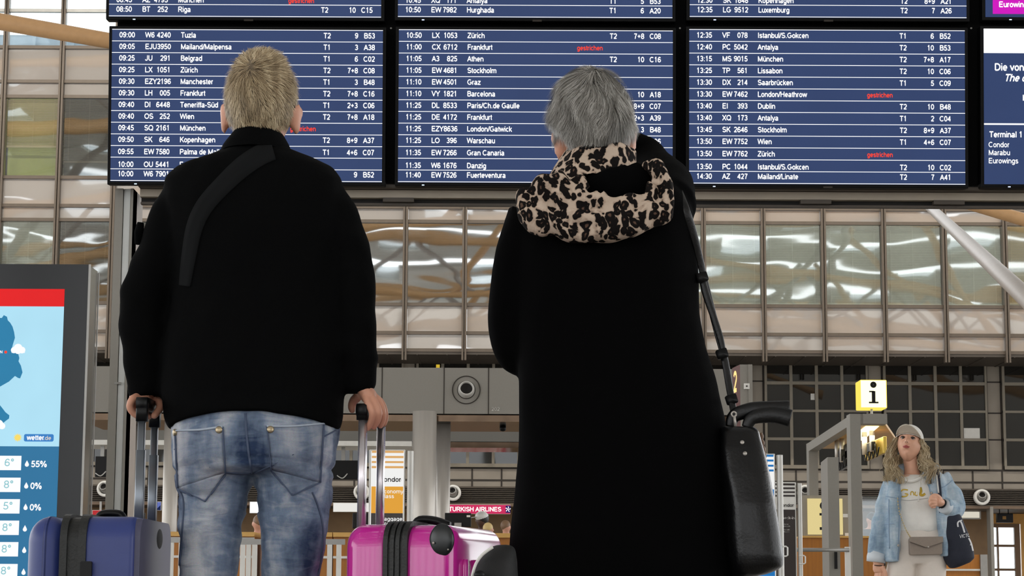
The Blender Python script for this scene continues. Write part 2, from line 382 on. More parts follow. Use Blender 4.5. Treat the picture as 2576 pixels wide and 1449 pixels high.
# unseen entrance wall added behind the viewer to break up reflections in the panes
mb = MB(); mb.box(6, 60, -44.5, -44, 4.5, 23); mb.box(-60, 6, -44.5, -44, 12.5, 15.5); mb.box(-60, 6, -44.5, -44, 19, 23); mb.box(-60, 60, -44.5, -44, 0, 1.0)
for k in range(16): mb.box(-60 + k * 4.1, -59.1 + k * 4.1, -44.4, -44.1, 1, 23)
struct(mb.build('wall_unseen_front', pm('reflection_wall_panel', (190, 186, 178), .7)))
FY = 57.0
def fx(px): return at(px, 850, FY).x
def fz(py): return at(1900, py, FY).z
mull = [-158, -13, 133, 274, 413, 564, 715, 866, 1017.5, 1167.5, 1318, 1469, 1620, 1771, 1922, 2074, 2226.5, 2379.6, 2532.6, 2685, 2837]
mx_ = [fx(p) for p in mull]
rows = [885, 841.5, 770, 561.5, 526, 455, 252, 214, 128]
rz = [fz(p) for p in rows]
ztop = fz(-260)
# mullions: pairs of slim fins, one trim each
for i, x in enumerate(mx_):
    mb = MB()
    mb.box(x - 0.066, x - 0.015, FY - 0.16, FY + 0.06, rz[0] - 0.28, ztop)
    mb.box(x + 0.015, x + 0.066, FY - 0.16, FY + 0.06, rz[0] - 0.28, ztop)
    mb.box(x - 0.02, x + 0.02, FY - 0.08, FY + 0.05, rz[0] - 0.05, ztop)
    struct(mb.build('trim_%d' % (i + 1), M['mullion']))
for j, z in enumerate(rz + [fz(36), fz(-60), fz(-160)]):
    mb = MB(); mb.box(mx_[0], mx_[-1], FY - 0.07, FY + 0.05, z - 0.045, z + 0.045)
    struct(mb.build('trim_%d' % (40 + j), M['mullion'] if z < ztop - 3.5 else M['offwhite']))
wn = 0
BL, BW, BD = M['blind_light'], M['blind_warm'], M['blind_dark']
def blind(parent, x0, x1, z0, z1, mat, frac=1.0, tilt=0.62):
    mb = MB(); p = 0.047; n = int((z1 - z0) * frac / p)
    for k in range(n):
        z = z1 - 0.02 - k * p
        mb.quad((x0, FY + 0.14, z), (x1, FY + 0.14, z), (x1, FY + 0.14 + 0.02, z - p * tilt), (x0, FY + 0.14 + 0.02, z - p * tilt))
    mb.box(x0, x1, FY + 0.12, FY + 0.17, z1 - n * p - 0.05, z1 - n * p - 0.01)
    for fr in (0.1, 0.5, 0.9):
        xx = x0 + (x1 - x0) * fr; mb.box(xx - 0.006, xx + 0.006, FY + 0.125, FY + 0.135, z1 - n * p, z1)
    return mb.build('blind', mat, parent, recalc=False)
for i in range(len(mx_) - 1):
    x0, x1 = mx_[i] + 0.07, mx_[i + 1] - 0.07
    px = (mull[i] + mull[i + 1]) / 2
    for j in range(len(rz) - 1):
        if j > 4 and px > 420 and px < 2440: continue
        z0, z1 = rz[j] + 0.04, rz[j + 1] - 0.04
        wn += 1; mb = MB(); mb.box(x0, x1, FY, FY + 0.02, z0, z1)
        seen = j in (2, 5)
        w = struct(mb.build('window_%d' % wn, (M['mirror'] if 420 < px < 1400 else M['glass']) if seen else M['spandrel']))
        if seen:
            # the office behind the pane
            if j == 5: bm_, om, fr, ti = (BW, M['office_lit_yellow'], 0.62, 0.62) if px < 130 else (BD, M['office_dark'], 0.8, 0.35)
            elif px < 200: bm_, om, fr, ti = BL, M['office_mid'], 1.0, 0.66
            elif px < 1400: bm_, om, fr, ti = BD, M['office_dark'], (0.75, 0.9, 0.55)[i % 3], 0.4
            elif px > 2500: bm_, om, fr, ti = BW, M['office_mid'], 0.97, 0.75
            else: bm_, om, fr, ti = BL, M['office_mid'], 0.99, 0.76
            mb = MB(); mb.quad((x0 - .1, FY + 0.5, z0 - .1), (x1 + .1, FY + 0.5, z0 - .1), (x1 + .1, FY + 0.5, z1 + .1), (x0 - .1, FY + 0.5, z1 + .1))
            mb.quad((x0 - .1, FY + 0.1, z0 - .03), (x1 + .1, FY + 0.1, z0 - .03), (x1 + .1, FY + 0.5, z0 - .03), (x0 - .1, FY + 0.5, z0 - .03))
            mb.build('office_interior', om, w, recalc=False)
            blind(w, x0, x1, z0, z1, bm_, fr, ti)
# clear glazing above the facade, sky behind it
for i in range(len(mx_) - 1):
    if mull[i] > 420 and mull[i] < 2350: continue
    for za, zb in ((rz[-1], fz(36)), (fz(36), fz(-60))):
        wn += 1; mb = MB(); mb.box(mx_[i] + 0.07, mx_[i + 1] - 0.07, FY, FY + 0.02, za + 0.04, zb - 0.04)
        struct(mb.build('window_%d' % wn, M['clear']))
mb = MB(); mb.box(-22, -6, 64, 66, 8, at(60, 88, 64).z)
for k in range(12):
    mb.box(-21 + k * 1.2, -20.9 + k * 1.2, 63.9, 64, 12, at(60, 84, 64).z)
struct(mb.build('wall_outside', pm('blue_grey_parapet', (168, 184, 196), 0.7)))

# soffit and the recessed wall under the overhang
WY = 59.3
def wx(px): return at(px, 1150, WY).x
def wz(py): return at(2200, py, WY).z
mb = MB(); mb.box(-32, 32, FY - 0.05, WY, rz[0] - 0.12, rz[0] - 0.02)
for p in range(-300, 2900, 75):
    x = fx(p); mb.box(x - 0.02, x + 0.02, FY - 0.04, WY, rz[0] - 0.135, rz[0] - 0.11)
struct(mb.build('trim_60', M['soffit']))
mb = MB()
mb.box(-32, 32, WY + 0.02, WY + 0.3, 3.0, rz[0])
struct(mb.build('wall_back', M['tile']))
mb = MB()   # joints of the wall tiles
for py in (1182, 1212.5):
    z = wz(py); mb.box(-32, 32, WY + 0.005, WY + 0.03, z - 0.025, z + 0.025)
for p in range(-230, 2900, 74):
    x = wx(p + 12); mb.box(x - 0.022, x + 0.022, WY + 0.006, WY + 0.03, wz(1228), wz(1182))
starts = [-127, 166, 459, 752, 1045, 1338, 1632, 1925, 2225, 2525]
for s in starts:
    for px in (s - 2, s - 39):
        x = wx(px); mb.box(x - 0.03, x + 0.03, WY + 0.006, WY + 0.03, wz(1182), wz(903))
    for py in (960, 1038, 1105):
        z = wz(py); mb.box(wx(s - 39), wx(s - 2), WY + 0.006, WY + 0.03, z - 0.02, z + 0.02)
struct(mb.build('trim_61', M['joint']))
for gi, s in enumerate(starts):
    wn += 1
    mb = MB(); xs0, xs1 = wx(s), wx(s + 261); zz0, zz1 = wz(1180), wz(903)
    cols = [(s + 6, s + 63), (s + 70.5, s + 127.5), (s + 135, s + 192), (s + 199, s + 256)]
    rws = [(907, 961), (969, 1032), (1038, 1102), (1109, 1171)]
    # bars
    ex = [s] + [v for c in cols for v in c] + [s + 261]
    for k in range(0, len(ex), 2): mb.box(wx(ex[k]), wx(ex[k + 1]), WY - 0.08, WY + 0.05, zz0, zz1)
    ez = [903] + [v for c in rws for v in c] + [1180]
    for k in range(0, len(ez), 2): mb.box(xs0, xs1, WY - 0.075, WY + 0.05, wz(ez[k + 1]), wz(ez[k]))
    w = struct(mb.build('window_%d' % wn, M['frame']))
    mb = MB()
    for c in cols:
        for r in rws: mb.box(wx(c[0]) - .01, wx(c[1]) + .01, WY - 0.01, WY + 0.01, wz(r[1]) - .01, wz(r[0]) + .01)
    mb.build('glazing', M['darkglass'], w)
    if gi in (6, 7, 8):   # the odd pale notice in a pane
        mb = MB(); c = cols[3] if gi == 8 else cols[1]
        if gi == 8: mb.box(wx(c[0] + 2), wx(c[1] - 15), WY - 0.025, WY - 0.015, wz(1104), wz(1076))
        else: mb.box(wx(c[0] + 46), wx(c[0] + 56), WY - 0.025, WY - 0.015, wz(1007), wz(991))
        mb.build('notice', M['offwhite'], w)
# louvre band
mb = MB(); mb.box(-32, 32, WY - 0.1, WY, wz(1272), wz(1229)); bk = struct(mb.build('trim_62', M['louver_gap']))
mb = MB()
for k in range(9):
    z = wz(1269 - k * 4.7); mb.add([(-32, WY - 0.2, z - .012), (32, WY - 0.2, z - .012), (32, WY - 0.1, z + .028), (-32, WY - 0.1, z + .028)], [(0, 1, 2, 3)])
    mb.quad((-32, WY - 0.2, z - .012), (32, WY - 0.2, z - .012), (32, WY - 0.2, z - .026), (-32, WY - 0.2, z - .026))
mb.build('slats', M['louver'], bk, recalc=False)
mb = MB(); mb.box(-32, 32, WY - 0.2, WY + 0.2, wz(1279), wz(1272)); struct(mb.build('trim_63', pm('brown_edge_strip', (112, 92, 74), 0.5)))
def nozzle(px, py, Y, r, label, ringmat, mouth=(0.35, 0)):
    c = at(px, py, Y); t = thing('air_nozzle', label, 'air nozzle', c, 'round air nozzles on the wall')
    mb = MB(); mb.revolve(c, (0, -1, 0), [(r, -0.02), (r, 0.10), (r * 0.93, 0.14), (r * 0.66, 0.14), (r * 0.6, 0.05)], 40); mb.build('outer_ring', ringmat, t, True)
    ax = Vector((-0.12, -1, mouth[0]))
    mb = MB(); mb.revolve(c + Vector((0, -.02, 0)), ax, [(r * 0.6, -0.05), (r * 0.58, 0.10), (r * 0.50, 0.20), (r * 0.40, 0.22), (r * 0.38, 0.12)], 36); mb.build('swivel_ball', M['satin'], t, True)
    mb = MB(); mb.revolve(c + Vector((0, -.02, 0)), ax, [(r * 0.395, 0.14), (0.001, 0.11)], 30); mb.build('mouth', M['louver_gap'], t, True)
    return t
nozzle(265, 1230, WY - 0.25, 0.225, 'white ringed air nozzle in louvre band between kiosk and grey post', M['white'])
nozzle(910, 1238, WY - 0.25, 0.225, 'white ringed air nozzle behind the rods of the pink suitcase handle', M['white'])
nozzle(1140, 1240, WY - 0.25, 0.225, 'white ringed air nozzle beside the silver columns above the red airline sign', M['white'])
nozzle(2025, 1240, WY - 0.25, 0.225, 'white ringed air nozzle half hidden behind the information desk columns', M['white'])
nozzle(2469, 1251, WY - 0.25, 0.225, 'white ringed air nozzle in louvre band beside the blonde woman', M['white'])

# check-in hall back wall, below the louvre
GY = 62.0
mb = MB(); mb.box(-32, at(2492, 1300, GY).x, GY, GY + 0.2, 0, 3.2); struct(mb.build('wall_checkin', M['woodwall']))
mb = MB(); mb.box(-32, 32, WY, GY + 4, wz(1276), wz(1272)); struct(mb.build('trim_64', M['soffit']))
mb = MB(); mb.box(at(2486, 1300, WY).x, at(2494, 1300, WY).x, WY - 0.25, WY + 0.2, 0, wz(1274)); struct(mb.build('trim_65', M['beam']))
# warm lit doorway at the far right: wooden door with bright glazing
DY = 63.5
mb = MB(); x0, x1 = at(2494, 1300, DY).x, at(2700, 1300, DY).x
dx0, dx1 = at(2497, 1300, DY).x, at(2567, 1300, DY).x; dzt = at(2530, 1318, DY).z
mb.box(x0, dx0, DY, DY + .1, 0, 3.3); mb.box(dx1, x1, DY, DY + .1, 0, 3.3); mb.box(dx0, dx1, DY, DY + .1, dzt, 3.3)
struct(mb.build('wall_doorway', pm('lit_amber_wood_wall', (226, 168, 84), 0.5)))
mb = MB()
cols = [(2499, 2508), (2512, 2552)]; rws = [(1327, 1370), (1376, 1430), (1436, 1490), (1496, 1550)]
X = lambda p: at(p, 1380, DY).x
Z = lambda p: at(2530, p, DY).z
mb.box(X(2495), X(2499), DY - .05, DY + .08, 0, dzt); mb.box(X(2508), X(2512), DY - .05, DY + .08, 0, dzt); mb.box(X(2552), X(2566), DY - .05, DY + .08, 0, dzt)
for a, b in ((1318, 1327), (1370, 1376), (1430, 1436), (1490, 1496), (1550, 1600)): mb.box(X(2495), X(2566), DY - .045, DY + .08, Z(b), Z(a))
d = struct(mb.build('door_1', pm('brown_door_frame', (126, 96, 66), 0.5)))
mb = MB()
for c in cols:
    for r in rws: mb.box(X(c[0]), X(c[1]), DY, DY + .02, Z(r[1]), Z(r[0]))
mb.build('glazing', M['clear'], d)
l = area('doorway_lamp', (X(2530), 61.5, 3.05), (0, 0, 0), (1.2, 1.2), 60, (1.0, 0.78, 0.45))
c = at(2529, 1303, 60.2); t = thing('exit_sign_box', 'black box hanging in the amber lit doorway', 'sign', c)
hw = 20 / F * 60
mb = MB(); mb.box(c.x - hw, c.x + hw, c.y, c.y + .2, c.z - .13, c.z + .13); mb.build('housing', M['black'], t, bevel=.015)
for s in (-.6, .5):
    mb = MB(); mb.cyl((c.x + s * hw, c.y + .1, c.z + .12), (c.x + s * hw, c.y + .1, wz(1276)), .015, 8); mb.build('hanger', M['black'], t)
mb = MB(); mb.box(c.x - .08, c.x + .02, c.y - .01, c.y, c.z - .04, c.z + .05); mb.build('pictogram', pm('dim_amber_print', (150, 110, 50), .6), t)
# counter furniture by the blonde woman, right
mb = MB(); a = at(2380, 1395, 55); b = at(2465, 1440, 55); mb.box(at(2340, 1400, 55).x, b.x, 55, 56, 0, at(2400, 1395, 55).z)
c = tag(mb.build('check_in_counter', M['wood']), 'orange wooden counter front behind the dark tote bag', 'counter')
mb = MB(); mb.box(at(2340, 1400, 55).x, b.x, 54.95, 56, at(2400, 1434, 55).z - .02, at(2400, 1434, 55).z + .03); mb.build('ledge', M['offwhite'], c)
mb = MB(); mb.box(at(2466.5, 1400, 54.9).x, at(2484, 1400, 54.9).x, 54.9, 55.2, 0, at(2470, 1395, 54.9).z); tag(mb.build('steel_bollard', M['satin']), 'grey steel end post of the counter near amber doorway', 'post')
mb = MB(); p0, p1 = at(2405, 1284, 61.7), at(2468, 1306, 61.7); mb.box(p0.x, p1.x, 61.7, 62.02, p1.z, p0.z)
t = tag(mb.build('light_box', M['offwhite']), 'blank white panel under the louvre band beside the blonde woman', 'sign')
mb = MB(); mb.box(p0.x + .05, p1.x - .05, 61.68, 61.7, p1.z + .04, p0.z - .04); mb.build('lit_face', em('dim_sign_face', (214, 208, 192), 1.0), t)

# ------------------------------------------------------------------ roof steelwork (what the panes mirror)
def truss(y, z0, x0, x1, h, step, label, slope=0.0):
    t = thing('roof_truss', label, 'roof truss', (0, y, 0), 'tubular roof trusses over the hall')
    Zs = lambda x, k: z0 + slope * x + 2.2 * math.cos(x / 60 * math.pi) + k * h
    xs = [x0 + i * (x1 - x0) / 40 for i in range(41)]
    for k, n in ((0, 'lower_chord'), (1, 'upper_chord')):
        mb = MB(); mb.tube([(x, y + (0.0 if k == 0 else 0.8), Zs(x, k)) for x in xs], 0.28 - .08 * k, 12); mb.build(n, M['truss'], t, True)
    mb = MB(); x = x0; i = 0
    while x < x1 - step:
        a, b = (x, y, Zs(x, 0)), (x + step, y + .8, Zs(x + step, 1))
        if i % 2: a, b = (x, y + .8, Zs(x, 1)), (x + step, y, Zs(x + step, 0))
        mb.cyl(a, b, 0.11, 8); x += step; i += 1
    mb.build('web', M['whitetube'], t, True)
    for i, x in enumerate((-34, -22, -12, -3, 5, 14, 24, 36)):      # slanting braces added to break up the reflections in the panes
        mb = MB(); sg = 1 if i % 2 else -1
        mb.cyl((x, y, Zs(x, 0)), (x + sg * 4.5, y - 6.5, 21.8), 0.19, 10); mb.build('added_brace', M['whitetube'] if i % 3 else M['truss'], t, True)
for y, z0, sl, lb in ((38, 15.6, -0.03, 'tan roof truss over the check-in hall'), (27, 14.0, 0.05, 'tan roof truss behind the departure board'), (14, 12.6, -0.06, 'tan roof truss above the departure board'),
                      (0, 13.2, 0.04, 'tan roof truss overhead'), (-14, 14.5, -0.03, 'tan roof truss towards the entrance front'), (-28, 16.5, 0.03, 'last tan roof truss at the entrance front')):
    truss(y, z0, -45, 45, 2.3, 3.1, lb, sl)
def strut(name, label, a, ra, b, rb, mat):
    mb = MB(); a, b = Vector(a), Vector(b); mb.tube([a, a.lerp(b, .03), a.lerp(b, .5), b], [ra * .8, ra, (ra + rb) / 2, rb], 24)
    o = mb.build(name, mat, None, True); tag(o, label, 'roof strut', 'slanting roof tubes'); return o
a = at(2330, 512, 44); b = at(2610, 775, 20); e = a + (b - a) * (a.z / (a.z - b.z))
o = strut('roof_strut', 'thick off-white slanting tube in front of the far window wall', at(2322, 505, 45), 0.095, e, 0.1, M['whitetube'])
a = at(-60, 44, 40); b = at(420, 128, 40)
strut('roof_strut', 'tan roof tube crossing the bright sky glazing beside the departure board', a, .17, b, .15, M['truss'])
a = at(2380, 497, 42); b = at(2700, 588, 42)
strut('roof_strut', 'orange tan roof tube above the thick off-white one', a, .11, b, .15, M['truss'])
# ------------------------------------------------------------------ check-in islands
def pbox(mb, x0, y0, x1, y1, Y, depth):
    """box whose front face covers the given picture rectangle at distance Y"""
    a = at(x0, (y0 + y1) / 2, Y); b = at(x1, (y0 + y1) / 2, Y); t = at((x0 + x1) / 2, y0, Y); u = at((x0 + x1) / 2, y1, Y)
    mb.box(a.x, b.x, Y, Y + depth, u.z, t.z); return mb
BY = 35.0
t = thing('check_in_portal', 'long grey portal beam with big round air nozzle and number 202', 'portal', (0, BY, 0))
px_l, px_r = 200, 1852
top = at(1170, 925.5, BY).z; bot = at(1170, 1041, BY).z
mb = MB(); mb.box(at(px_l, 980, BY).x, at(px_r, 980, BY).x, BY, BY + 2.2, bot, top); mb.build('beam', M['beam'], t)
mb = MB()
for p in (300, 420, 560, 700, 840, 961, 1117, 1229, 1380, 1520, 1660, 1790):
    x = at(p, 980, BY).x; mb.box(x - .008, x + .008, BY - .006, BY + .02, bot, top)
mb.build('panel_seam', M['joint'], t)
mb = MB(); mb.box(at(px_l, 980, BY).x, at(px_r, 980, BY).x, BY + .03, BY + 2.2, at(1170, 1060, BY).z, bot - .02); mb.build('bronze_underside', M['copper'], t)
c = at(1173, 981, BY)
mb = MB(); r = 35 / F * BY
mb.revolve(c, (0, -1, 0), [(r * 1.03, 0), (r * 1.03, .02), (r * .97, .02), (r * .97, 0)], 40); mb.build('seam_ring', M['joint'], t, True)
mb = MB(); mb.revolve(c, (0.05, -1, .2), [(r * .62, -.08), (r * .6, .05), (r * .52, .12), (r * .45, .13), (r * .42, .04)], 40); n = mb.build('air_nozzle', M['offwhite'], t, True)
mb = MB(); mb.revolve(c, (0.05, -1, .2), [(r * .43, .06), (.001, .03)], 30); mb.build('mouth', M['louver_gap'], n, True)
mb = MB(); mb.revolve(c, (0.0, -1, 0), [(r * .66, 0), (r * .66, .012), (r * .55, .012)], 30); mb.build('nozzle_seat', M['joint'], n, True)
mb = MB(); p = at(1236, 1033.5, BY); write(mb, '202', (p.x, BY - .012, p.z), (1, 0, 0), (0, 0, 1), .085, bold=-.01); mb.build('lettering', M['white'], t)
mb = MB(); pbox(mb, 1097, 917, 1106, 925.5, BY + .3, .05); tag(mb.build('warning_tag', em('yellow_tag', (226, 190, 60), .8)), 'small yellow tag standing on top of the grey portal beam', 'tag')
for (pl, pr, Y, n) in ((1036, 1096.5, 34.6, 'wider silver round column under the grey portal, left of its slimmer twin'), (1097, 1132, 35.6, 'slimmer silver round column under the grey portal, right of the wider one'),
                       (409, 447, 35.2, 'silver round column between the blue suitcase rods and the jeans'), (330, 351, 36.2, 'silver round column just beside the grey board post')):
    cx = at((pl + pr) / 2, 1250, Y).x; r = (pr - pl) / 2 / F * Y
    t = thing('round_column', n, 'column', (cx, Y, 0), 'silver columns under the portal')
    mb = MB(); mb.cyl((cx, Y, 0), (cx, Y, bot if Y < 34.7 else at(1170, 1060.5, BY).z), r, 32); mb.build('shaft', M['steel'], t, True)
    mb = MB(); mb.cyl((cx, Y, 0), (cx, Y, .12), r * 1.15, 32); mb.build('base_collar', M['satin'], t, True)
# second, darker beam further back
B2 = 45.0
t = thing('rear_beam', 'darker grey beam behind the portal with a bright strip under it', 'beam', (0, B2, 0))
xa, xb = at(200, 1080, B2).x, at(1840, 1080, B2).x; zt, zb = at(1200, 1040, B2).z, at(1200, 1111, B2).z
mb = MB(); mb.box(xa, xb, B2, B2 + 1.4, zb, zt); mb.build('beam', M['beam2'], t)
mb = MB(); mb.box(xa, at(1036, 1110, B2).x, B2 - .02, B2 + 1.4, at(950, 1122, B2).z, zb); mb.build('white_strip', M['white'], t)
mb = MB(); mb.box(at(1100, 1110, B2).x, xb, B2 + .02, B2 + 1.4, at(1200, 1126, B2).z, zb - .01); mb.build('bronze_strip', M['copper'], t)
c = at(1265, 1062, 36.0); t = thing('ceiling_camera', 'small black camera hanging under the portal near number 202', 'camera', c)
mb = MB(); mb.revolve((c.x, c.y, c.z - .06), (0, 0, -1), [(.001, 0), (.055, 0), (.055, .07), (.04, .09), (.001, .1)], 20); mb.build('dome', M['black'], t, True)
mb = MB(); mb.cyl((c.x, c.y, c.z - .06), (c.x, c.y, c.z + .1), .03, 10); mb.build('stem', M['black'], t)

def hung_monitor(px0, py0, px1, py1, Y, label, stemto, glow=None):
    a, b = at(px0, py0, Y), at(px1, py1, Y); cx = (a.x + b.x) / 2
    t = thing('hanging_monitor', label, 'monitor', (cx, Y, b.z))
    mb = MB(); mb.box(a.x, b.x, Y, Y + .1, b.z, a.z); mb.build('housing', M['black'], t, bevel=.01)
    mb = MB(); mb.box(cx - .04, cx + .04, Y + .03, Y + .08, a.z, zb + .02); mb.build('stem', M['satin'], t)
    if glow:
        mb = MB(); mb.box(a.x + .03, b.x - .03, Y - .005, Y, b.z + .03, a.z - .03); mb.build('screen', glow, t)
    mb = MB(); mb.tube([(cx + .1, Y - .02, b.z + .12), (cx, Y - .06, b.z + .02), (cx - .12, Y - .02, b.z + .08)], .012, 6, 4); mb.build('cable', M['offwhite'], t, True)
    return t
hung_monitor(820, 1158, 905, 1206, 45.3, 'black monitor hung under the rear beam beside the jeans pocket', 1120)
hung_monitor(240, 1148, 271, 1200, 45.3, 'black monitor hung under the rear beam beside the kiosk', 1120)
# lit signs over the counters
SGY = 58.88
def sign(px0, py0, px1, py1, Y, label, mat, name='light_sign'):
    t = thing(name, label, 'sign', at((px0 + px1) / 2, py1, Y))
    mb = MB(); pbox(mb, px0, py0, px1, py1, Y, .21); mb.build('housing', M['offwhite'], t)
    mb = MB(); pbox(mb, px0 + 1, py0 + 1, px1 - 1, py1 - 1, Y - .02, .02); mb.build('lit_face', mat, t)
    return t
RS = screen_mat('crimson_sign_face', (206, 40, 92), .95)
t = sign(1100, 1269, 1284, 1293, SGY, 'crimson TURKISH AIRLINES sign above the counters by the silver columns', RS)
mb = MB(); p = at(1129, 1286, SGY - .04); write(mb, 'TURKISH AIRLINES', (p.x, SGY - .04, p.z), (1, 0, 0), (0, 0, 1), .172, bold=.012, sx=.93); mb.build('lettering', M['lamp'], t)
mb = MB(); pbox(mb, 1272, 1272, 1284, 1290, SGY - .05, .02); q = mb.build('badge', em('navy_badge', (48, 44, 110), .8), t)
mb = MB(); c = at(1278, 1281, SGY - .06)
for k in range(5):
    a = k * 2 * math.pi / 5 + .3
    mb.poly([(c.x, SGY - .06, c.z), (c.x + .06 * math.cos(a - .4), SGY - .06, c.z + .06 * math.sin(a - .4)), (c.x + .085 * math.cos(a), SGY - .06, c.z + .085 * math.sin(a))])
mb.build('emblem', M['lamp'], q)
sign(838, 1265, 960, 1288, SGY, 'white lit sign panel beside the orange totem', em('white_sign_face', (232, 230, 224), 1.0))
sign(628, 1262, 662, 1291, SGY, 'white glowing screen seen between the legs of the jeans', em('cold_white_sign', (238, 242, 255), 1.3))
t = sign(374, 1262, 405, 1284, SGY, 'small blue screen seen between the blue suitcase rods', screen_mat('blue_sign_face', (96, 112, 186), .9))
mb = MB(); a = at(382, 1283, SGY - .04); b = at(404, 1268, SGY - .04)
mb.poly([(a.x, SGY - .04, a.z), (a.x + .07, SGY - .04, a.z + .06), (a.x + .13, SGY - .04, a.z + .03), (b.x, SGY - .04, b.z - .03), (b.x, SGY - .04, a.z)]); mb.build('mountain_print', em('navy_print', (34, 44, 84), .8), t)
t = sign(232, 1283, 268, 1297, SGY, 'red sign strip seen between the kiosk and the grey post', screen_mat('red_sign_face', (196, 40, 44), .8))
mb = MB(); c = at(250, 1283, SGY); mb.box(c.x - .03, c.x + .03, SGY + .15, SGY + .215, c.z, wz(1272)); mb.build('hanger', M['satin'], t)
# counters: one unit per bay
for k, (a, b) in enumerate(((236, 384), (418, 640), (660, 836), (838, 960), (1108, 1290))):
    Y = 24.0
    t = thing('check_in_counter', ['orange wooden counter beside the kiosk', 'orange wooden counter behind the left leg of the jeans', 'orange wooden counter behind the right leg of the jeans',
        'orange wooden counter behind the white totem edge', 'orange wooden counter behind the pink suitcase and the queue'][k], 'counter', (at(a, 1400, Y).x, Y, 0), 'orange check-in counters')
    xa, xb = at(a, 1400, Y).x, at(b, 1400, Y).x; zt = at(700, 1339, Y).z
    mb = MB(); mb.box(xa, xb, Y, Y + .7, 0, zt - .05); mb.build('body', M['wood'], t)
    mb = MB(); mb.box(xa, xb, Y - .06, Y + .75, zt - .05, zt); mb.build('worktop', M['woodpale'], t)
    mb = MB(); z = at(700, 1401, Y).z; mb.box(xa, xb, Y - .02, Y, z - .015, z + .012); mb.build('strip', M['white'], t)
# queue barriers
def barrier(px0, px1, py, Y, posts, label):
    t = thing('queue_barrier', label, 'barrier', (at(px0, py, Y).x, Y, 0), 'queue barriers in front of the counters')
    xa, xb = at(px0, py, Y).x, at(px1, py, Y).x; z1 = at(px0, py, Y).z; z0 = at(px0, py + 14, Y).z
    mb = MB(); mb.box(xa, xb, Y - .02, Y + .02, z0, z1); mb.build('rail', M['satin'], t)
    mb = MB(); mb.box(xa, xb, Y - .018, Y + .02, .55, .58); mb.build('lower_rail', M['white'], t)
    for p in posts:
        x = at(p, 1420, Y).x; mb = MB(); mb.box(x - .021, x + .021, Y - .022, Y + .02, 0, z0); mb.build('post', M['white'], t)
    return t
barrier(408, 640, 1351, 19, (430, 455, 610), 'grey railed white queue barrier between blue suitcase and left jeans leg')
barrier(604, 664, 1356, 18.4, (625, 640), 'grey railed white queue barrier seen between the jeans legs')
barrier(812, 868, 1356, 18.8, (829, 852), 'grey railed white queue barrier between right jeans leg and pink suitcase')
# computer and people at the counters
Y = 24.35
t = thing('counter_monitor', 'black computer screen seen from behind above the pink suitcase', 'monitor', at(1154, 1330, Y))
mb = MB(); a, b = at(1119, 1290, Y), at(1185, 1326, Y); mb.box(a.x, b.x, Y, Y + .04, b.z, a.z); mb.build('housing', M['black'], t, bevel=.008)
mb = MB(); c = at(1152, 1322, Y); mb.box(c.x - .04, c.x + .04, Y - .04, Y + .02, at(700, 1339, 24).z, c.z + .03); mb.build('stand', M['satin'], t)
mb = MB(); a, b = at(1174, 1296, Y), at(1183, 1301, Y); mb.box(a.x, b.x, Y - .004, Y, b.z, a.z); mb.build('sticker', M['white'], t)
for (p0, p1, q0, q1, Y, lb) in ((887, 930, 1290, 1330, 24.35, 'black computer screen behind the pink suitcase handle rods'), (338, 364, 1290, 1310, 24.35, 'small black computer screen beside the grey board post')):
    t = thing('counter_monitor', lb, 'monitor', at(p0, q1, Y))
    mb = MB(); a, b = at(p0, q0, Y), at(p1, q1, Y); mb.box(a.x, b.x, Y, Y + .04, b.z, a.z); mb.build('housing', M['black'], t, bevel=.008)
    mb = MB(); mb.box((a.x + b.x) / 2 - .04, (a.x + b.x) / 2 + .04, Y - .02, Y + .03, at(700, 1339, 24).z, b.z); mb.build('stand', M['satin'], t)
skin = pm('skin', (206, 150, 124), .5, var=.04, scale=30); skin_dark = pm('brown_skin', (84, 56, 42), .5)
M['skin'] = skin
def far_person(px, py_top, Y, hpx, label, skinm, hairm, topm, cap=None, face=1):
    c = at(px, py_top + hpx * .5, Y); s = hpx / F * Y      # head height
    mb = MB(); rings = []
    body = [(c.z - s * 6.3, .10, .08), (c.z - s * 4, .13, .1), (c.z - s * 3.2, .17, .11), (c.z - s * 2, .18, .11), (c.z - s * 1.0, .2, .10), (c.z - s * .72, .13, .08), (c.z - s * .62, .055, .055), (c.z - s * .4, .055, .06)]
    mb.loft([ell_ring((c.x, c.y, z), a, b, 20) for z, a, b in body])
    mb.ellipsoid(c, s * .36, s * .43, s * .5); mb.ellipsoid((c.x + face * s * .36, c.y - s * .1, c.z - s * .08), s * .09, s * .06, s * .1)
    me = remesh(mb, .02, 2); r = place('person', me, skinm); tag(r, label, 'person')
    mb = MB(); mb.loft([ell_ring((c.x, c.y, z), a + .02, b + .02, 20) for z, a, b in body[1:6]]); mb.build('top', topm, r, True)
    mb = MB(); mb.ellipsoid((c.x - face * s * .05, c.y + .0, c.z + s * .1), s * .40, s * .46, s * .45); mb.build('hair', hairm, r, True)
    if cap:
        mb = MB(); mb.ellipsoid((c.x, c.y, c.z + s * .2), s * .43, s * .5, s * .36); mb.tube([(c.x + face * s * .2, c.y - .02, c.z + s * .2), (c.x + face * s * .75, c.y - .03, c.z + s * .12)], [s * .3, s * .18], 10, flat=.12, up=(0, 1, 0)); mb.build('cap', cap, r, True)
    return r
dark_hair = pm('dark_hair', (34, 28, 24), .5); blond_far = pm('fair_hair', (206, 178, 120), .5); brown_hair = pm('brown_hair', (122, 92, 66), .5)
far_person(1212, 1288, 36, 40, 'person in a white cap standing at the counter, facing the black computer screen', skin_dark, dark_hair, pm('black_top', (26, 26, 28), .8), M['white'], -1)
far_person(1229, 1316, 33, 32, 'fair haired person in front of the one in the white cap', skin, blond_far, pm('grey_top', (120, 116, 110), .8), None, 1)
